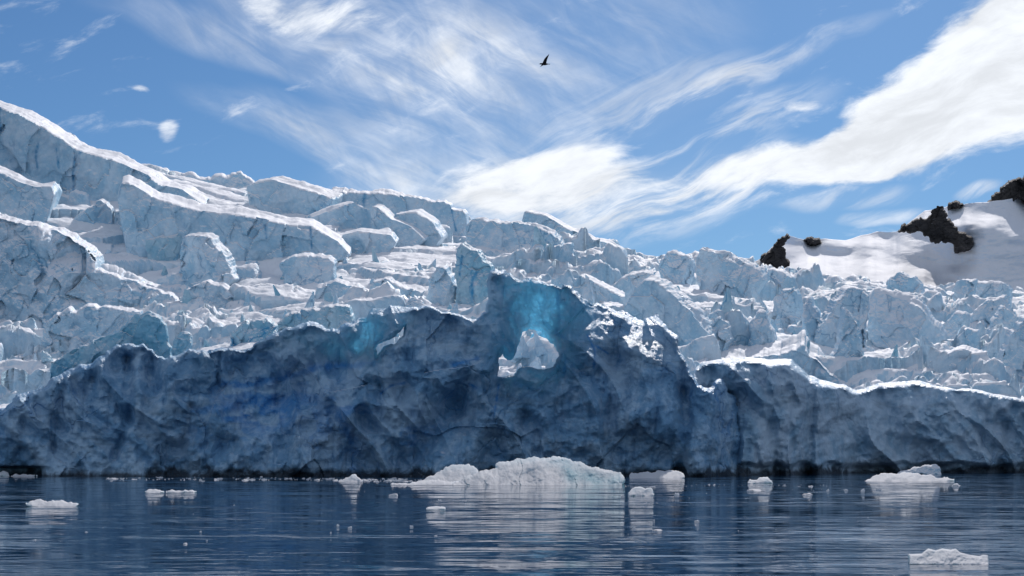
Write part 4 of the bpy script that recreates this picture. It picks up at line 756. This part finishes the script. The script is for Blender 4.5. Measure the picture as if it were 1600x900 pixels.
floe('ice_floe', 'ice floe', 'bluish shaded growler between the long brittle floe and the right ice wall', [(1398, 742), (1412, 735), (1430, 729), (1450, 726), (1464, 726), (1470, 733), (1471, 742)], 741.0, L=8, lean=1.1, seed=208, fs=2.2, mat=ICE_FALL)
floe('ice_floe', 'ice floe', 'nearest floe, a crumbly slab low in the right corner', [(1420, 883), (1420, 866), (1440, 865), (1446, 860), (1450, 857), (1462, 860), (1472, 857), (1486, 859), (1493, 857), (1500, 863), (1515, 867), (1530, 869), (1536, 867), (1544, 868), (1545, 883)], 881.0, L=1.8, lean=2.21, seed=209, fs=0.55, h=0.8, amp=1.3, rp=3)
floe('ice_floe', 'ice floe', 'oval white floe at the left side of the water', [(38, 790), (44, 786), (52, 782), (66, 781), (74, 784), (82, 781), (96, 781), (110, 784), (123, 789), (118, 793), (60, 793)], 791.5, L=3, lean=3.31, seed=210, fs=1.1)
floe('ice_floe', 'ice floe', 'narrow double-humped white floe right of the oval one', [(225, 768), (234, 764), (250, 765), (262, 767), (272, 766), (290, 765), (309, 768), (300, 771), (232, 771)], 770.0, L=4, lean=3.09, seed=211, fs=1.1)
floe('ice_floe', 'ice floe', 'knobbly white floe before the right half of the arch wall', [(1168, 754), (1172, 748), (1182, 750), (1190, 746), (1200, 745), (1206, 751), (1207, 756), (1170, 757)], 755.5, L=3, lean=1.99, seed=212, fs=1.2)
floe('ice_floe', 'ice floe', 'small low white floe below the largest floe left end', [(665, 796), (670, 792), (682, 791), (696, 793), (696, 797), (670, 798)], 797.0, L=1.2, lean=2.65, seed=213, fs=.6)
floe('ice_floe', 'ice floe', 'little grey white growler against the cliff at the far left', [(-4, 745), (-2, 739), (6, 735), (13, 738), (16, 745)], 744.0, L=3, lean=1.1, seed=214, fs=1.0)
floe('ice_floe', 'ice floe', 'thin ice shelf in the dark cave mouth at the far left', [(16, 744), (30, 742), (55, 742), (60, 744), (40, 746), (18, 746)], 744.4, L=3, lean=2.65, seed=215, fs=.8)
# smaller pieces: (px, row of the foot, width px, height px)
CP = []
for k in range(6):
    V, T = chunk_mesh('ice_chunk', 300 + k, ICE_FLOE, 3, 0.45, 0.4, 0.22)
    V[:, 2] = np.where(V[:, 2] > 0, V[:, 2] * 0.8, V[:, 2] * 0.3); w = V[:, 0].max() - V[:, 0].min(); V[:, 0] /= w; V[:, 1] /= w; V[:, 2] /= V[:, 2].max()
    CP.append(mesh_obj('ice_chunk', V, np.zeros((0, 4)), BRASH, loc=(0, 0, 0), tris=T, sharp=50))
ncp = [0]
def chunk(px, row, w, h, label, group=None):
    Y = CH * F / (row - HR); i = ncp[0]; ncp[0] += 1; src = CP[i % 6]; o = src if i < 6 else src.copy()
    if o is not src: COL.objects.link(o)
    o.location = (wx(px, Y), Y, -0.01); m_ = Y / F; o.scale = (w * m_, max(w * m_ * 0.9, 0.25), h * m_); o.rotation_euler = (0, 0, rnd.uniform(-.5, .5))
    tag(o, label, 'ice chunk', group)
LONE = [(615, 774, 20, 4, 'flat chip of ice just below the awash shelf'), (1058, 774, 13, 6, 'small lump of ice right of the snowball-like floe'), (1028, 829, 24, 3, 'flat pinkish chip of ice low in the middle right'),
        (1260, 773, 22, 4, 'wedge of ice at the left of the row of pieces before the right wall'), (1292, 767, 12, 5, 'square ice chunk second in the row before the right wall'), (1322, 766, 8, 3, 'tiny ice chunk in the middle of the row before the right wall'),
        (1348, 768, 9, 6, 'upright ice chunk in the row before the right wall'), (1373, 764, 12, 3, 'last ice chunk at the right of the row before the right wall'), (1495, 759, 20, 5, 'small white chunk right below the long brittle floe'),
        (1088, 815, 11, 4, 'double ice crumb alone in the water right of centre'), (516, 833, 8, 4, 'lowest of the three ice crumbs left of centre'), (528, 822, 6, 5, 'leftmost upright crumb of the three left of centre'), (547, 825, 9, 4, 'rightmost of the three ice crumbs left of centre'),
        (643, 823, 8, 3, 'ice crumb halfway between the three crumbs and the largest floe'), (681, 838, 8, 3, 'ice crumb below the small low floe'), (1008, 788, 9, 4, 'ice crumb right below the snowball-like floe'), (1021, 813, 7, 3, 'ice crumb above the flat pinkish chip'),
        (991, 826, 10, 3, 'ice crumb left of the flat pinkish chip'), (726, 783, 10, 2, 'flat ice crumb under the largest floe'), (687, 783, 9, 4, 'ice crumb just above the small low floe'), (290, 850, 10, 3, 'lowest ice crumb at the lower left'), (313, 831, 5, 3, 'ice crumb above the lowest crumb at the lower left'),
        (322, 845, 8, 2, 'ice crumb right of the lowest crumb at the lower left'), (135, 832, 6, 3, 'ice crumb below the oval floe'), (54, 844, 8, 2, 'ice crumb near the left edge of the water'), (973, 776, 8, 3, 'ice crumb hugging the left side of the snowball-like floe'),
        (1180, 767, 34, 4, 'flat row-like strip of ice before the knobbly floe'), (1266, 760, 11, 2, 'thin chip above the wedge of ice before the right wall'), (1018, 761, 18, 2, 'thin chip of ice between the snowball-like floe and the low floe')]
for px, row, w, h, lab in LONE: chunk(px, row, w * 1.1, h * 0.75, lab)
BR = 'tiny scrap of brash ice in the line along the foot of the cliff'
for k in range(230):
    px = rnd.choice([rnd.uniform(165, 620), rnd.uniform(165, 620), rnd.uniform(560, 700)]); row = 748.5 + rnd.gauss(0, 1.3) + (2 if px > 560 else 0); w = rnd.choice([2, 2.5, 3, 4, 7, 14]); chunk(px, row, w, max(0.8, min(w * .2, 1.6)), BR, 'brash ice along the cliff foot')
BR2 = 'tiny scrap of brash ice on the water right of the largest floe'
for k in range(60):
    px = rnd.uniform(975, 1330); row = 758.5 + rnd.gauss(0, 1.0) + rnd.choice([0, 0, 8 * (px > 1120)]); w = rnd.choice([1.2, 1.5, 2, 3, 6]); chunk(px, row, w, max(0.6, min(w * .2, 1.2)), BR2, 'brash ice right of the largest floe')
BR3 = 'lone crumb of ice drifting on the open dark water'
for k in range(26):
    px = rnd.uniform(0, 1600); row = rnd.uniform(756, 850); w = rnd.choice([1.5, 2, 3]); chunk(px, row, w, 0.8, BR3, 'crumbs drifting on open water')

# ---------------------------------------------------------------- the bird
def build_bird():
    m, t = mat_new('dark_feathers')
    P = t.n('ShaderNodeNewGeometry').outputs['Position']
    c = t.mix(t.noise(P, 14.0, 4), (0.010, 0.009, 0.009), (0.035, 0.028, 0.024))
    t.n('ShaderNodeOutputMaterial', {'Surface': t.n('ShaderNodeBsdfPrincipled', {'Base Color': c, 'Roughness': 0.8}).outputs[0]})
    Y = 76.0; mp = Y / F
    import bmesh
    # spine: bill, head, shoulders, rump, tail (flying to the left)
    bm = bmesh.new()
    prof = [(-.315, .0, .004), (-.285, .004, .012), (-.262, .010, .030), (-.235, .014, .040), (-.205, .010, .038), (-.16, .004, .052), (-.09, -.004, .068), (0, -.008, .070), (.08, -.008, .056), (.15, -.004, .036), (.20, -.004, .034), (.27, -.006, .046), (.31, -.006, .040)]
    rings = []
    for i, (x, z, r) in enumerate(prof):
        fl = 1.0 if i < 10 else (0.45, 0.22, 0.12)[i - 10]; wd = 1.0 if i < 10 else (1.1, 1.3, 1.3)[i - 10]
        rings.append([bm.verts.new((x, math.cos(a) * r * wd, z + math.sin(a) * r * fl)) for a in [k / 12 * 6.2832 for k in range(12)]])
    for a, b in zip(rings[:-1], rings[1:]):
        for k in range(12): bm.faces.new((a[k], a[(k + 1) % 12], b[(k + 1) % 12], b[k]))
    bm.faces.new(rings[0][::-1]); bm.faces.new(rings[-1])
    def wing(side, pts):
        """pts: leading edge, trailing edge stations"""
        rr = []
        for (le, te, th) in pts:
            le = Vector((le[0], le[1] * side, le[2])); te = Vector((te[0], te[1] * side, te[2])); mid = le.lerp(te, 0.35); up = Vector((-0.2, -0.5 * side, 0.8)).normalized() * th
            rr.append([bm.verts.new(le), bm.verts.new(mid + up), bm.verts.new(te), bm.verts.new(mid - up)])
        for a, b in zip(rr[:-1], rr[1:]):
            for k in range(4): bm.faces.new((a[k], a[(k + 1) % 4], b[(k + 1) % 4], b[k]))
        bm.faces.new(rr[-1]); bm.faces.new(rr[0][::-1])
    # near wing raised and swept back; far wing seen end on
    wing(-1, [((-.13, .03, .01), (.09, .03, .0), .022), ((-.09, .13, .10), (.10, .12, .07), .018), ((-.02, .24, .22), (.13, .23, .17), .014), ((.07, .32, .31), (.17, .31, .26), .010), ((.16, .40, .37), (.21, .39, .34), .007), ((.235, .47, .43), (.245, .47, .42), .003)])
    wing(1, [((-.13, .03, .01), (.09, .03, .0), .022), ((-.14, .15, .05), (.04, .15, .03), .018), ((-.15, .28, .06), (.0, .28, .045), .014), ((-.17, .42, .05), (-.07, .42, .04), .010), ((-.21, .56, .035), (-.16, .56, .03), .006), ((-.25, .68, .02), (-.24, .68, .018), .003)])
    bmesh.ops.recalc_face_normals(bm, faces=bm.faces)
    me = bpy.data.meshes.new('seabird'); bm.to_mesh(me); bm.free(); me.polygons.foreach_set('use_smooth', [True] * len(me.polygons)); me.materials.append(m)
    o = bpy.data.objects.new('seabird', me); COL.objects.link(o)
    o.location = (wx(851, Y), Y, wz(100, Y)); o.scale = (0.95,) * 3
    tag(o, 'dark seabird flying left with one long wing raised against the sky', 'bird')
build_bird()
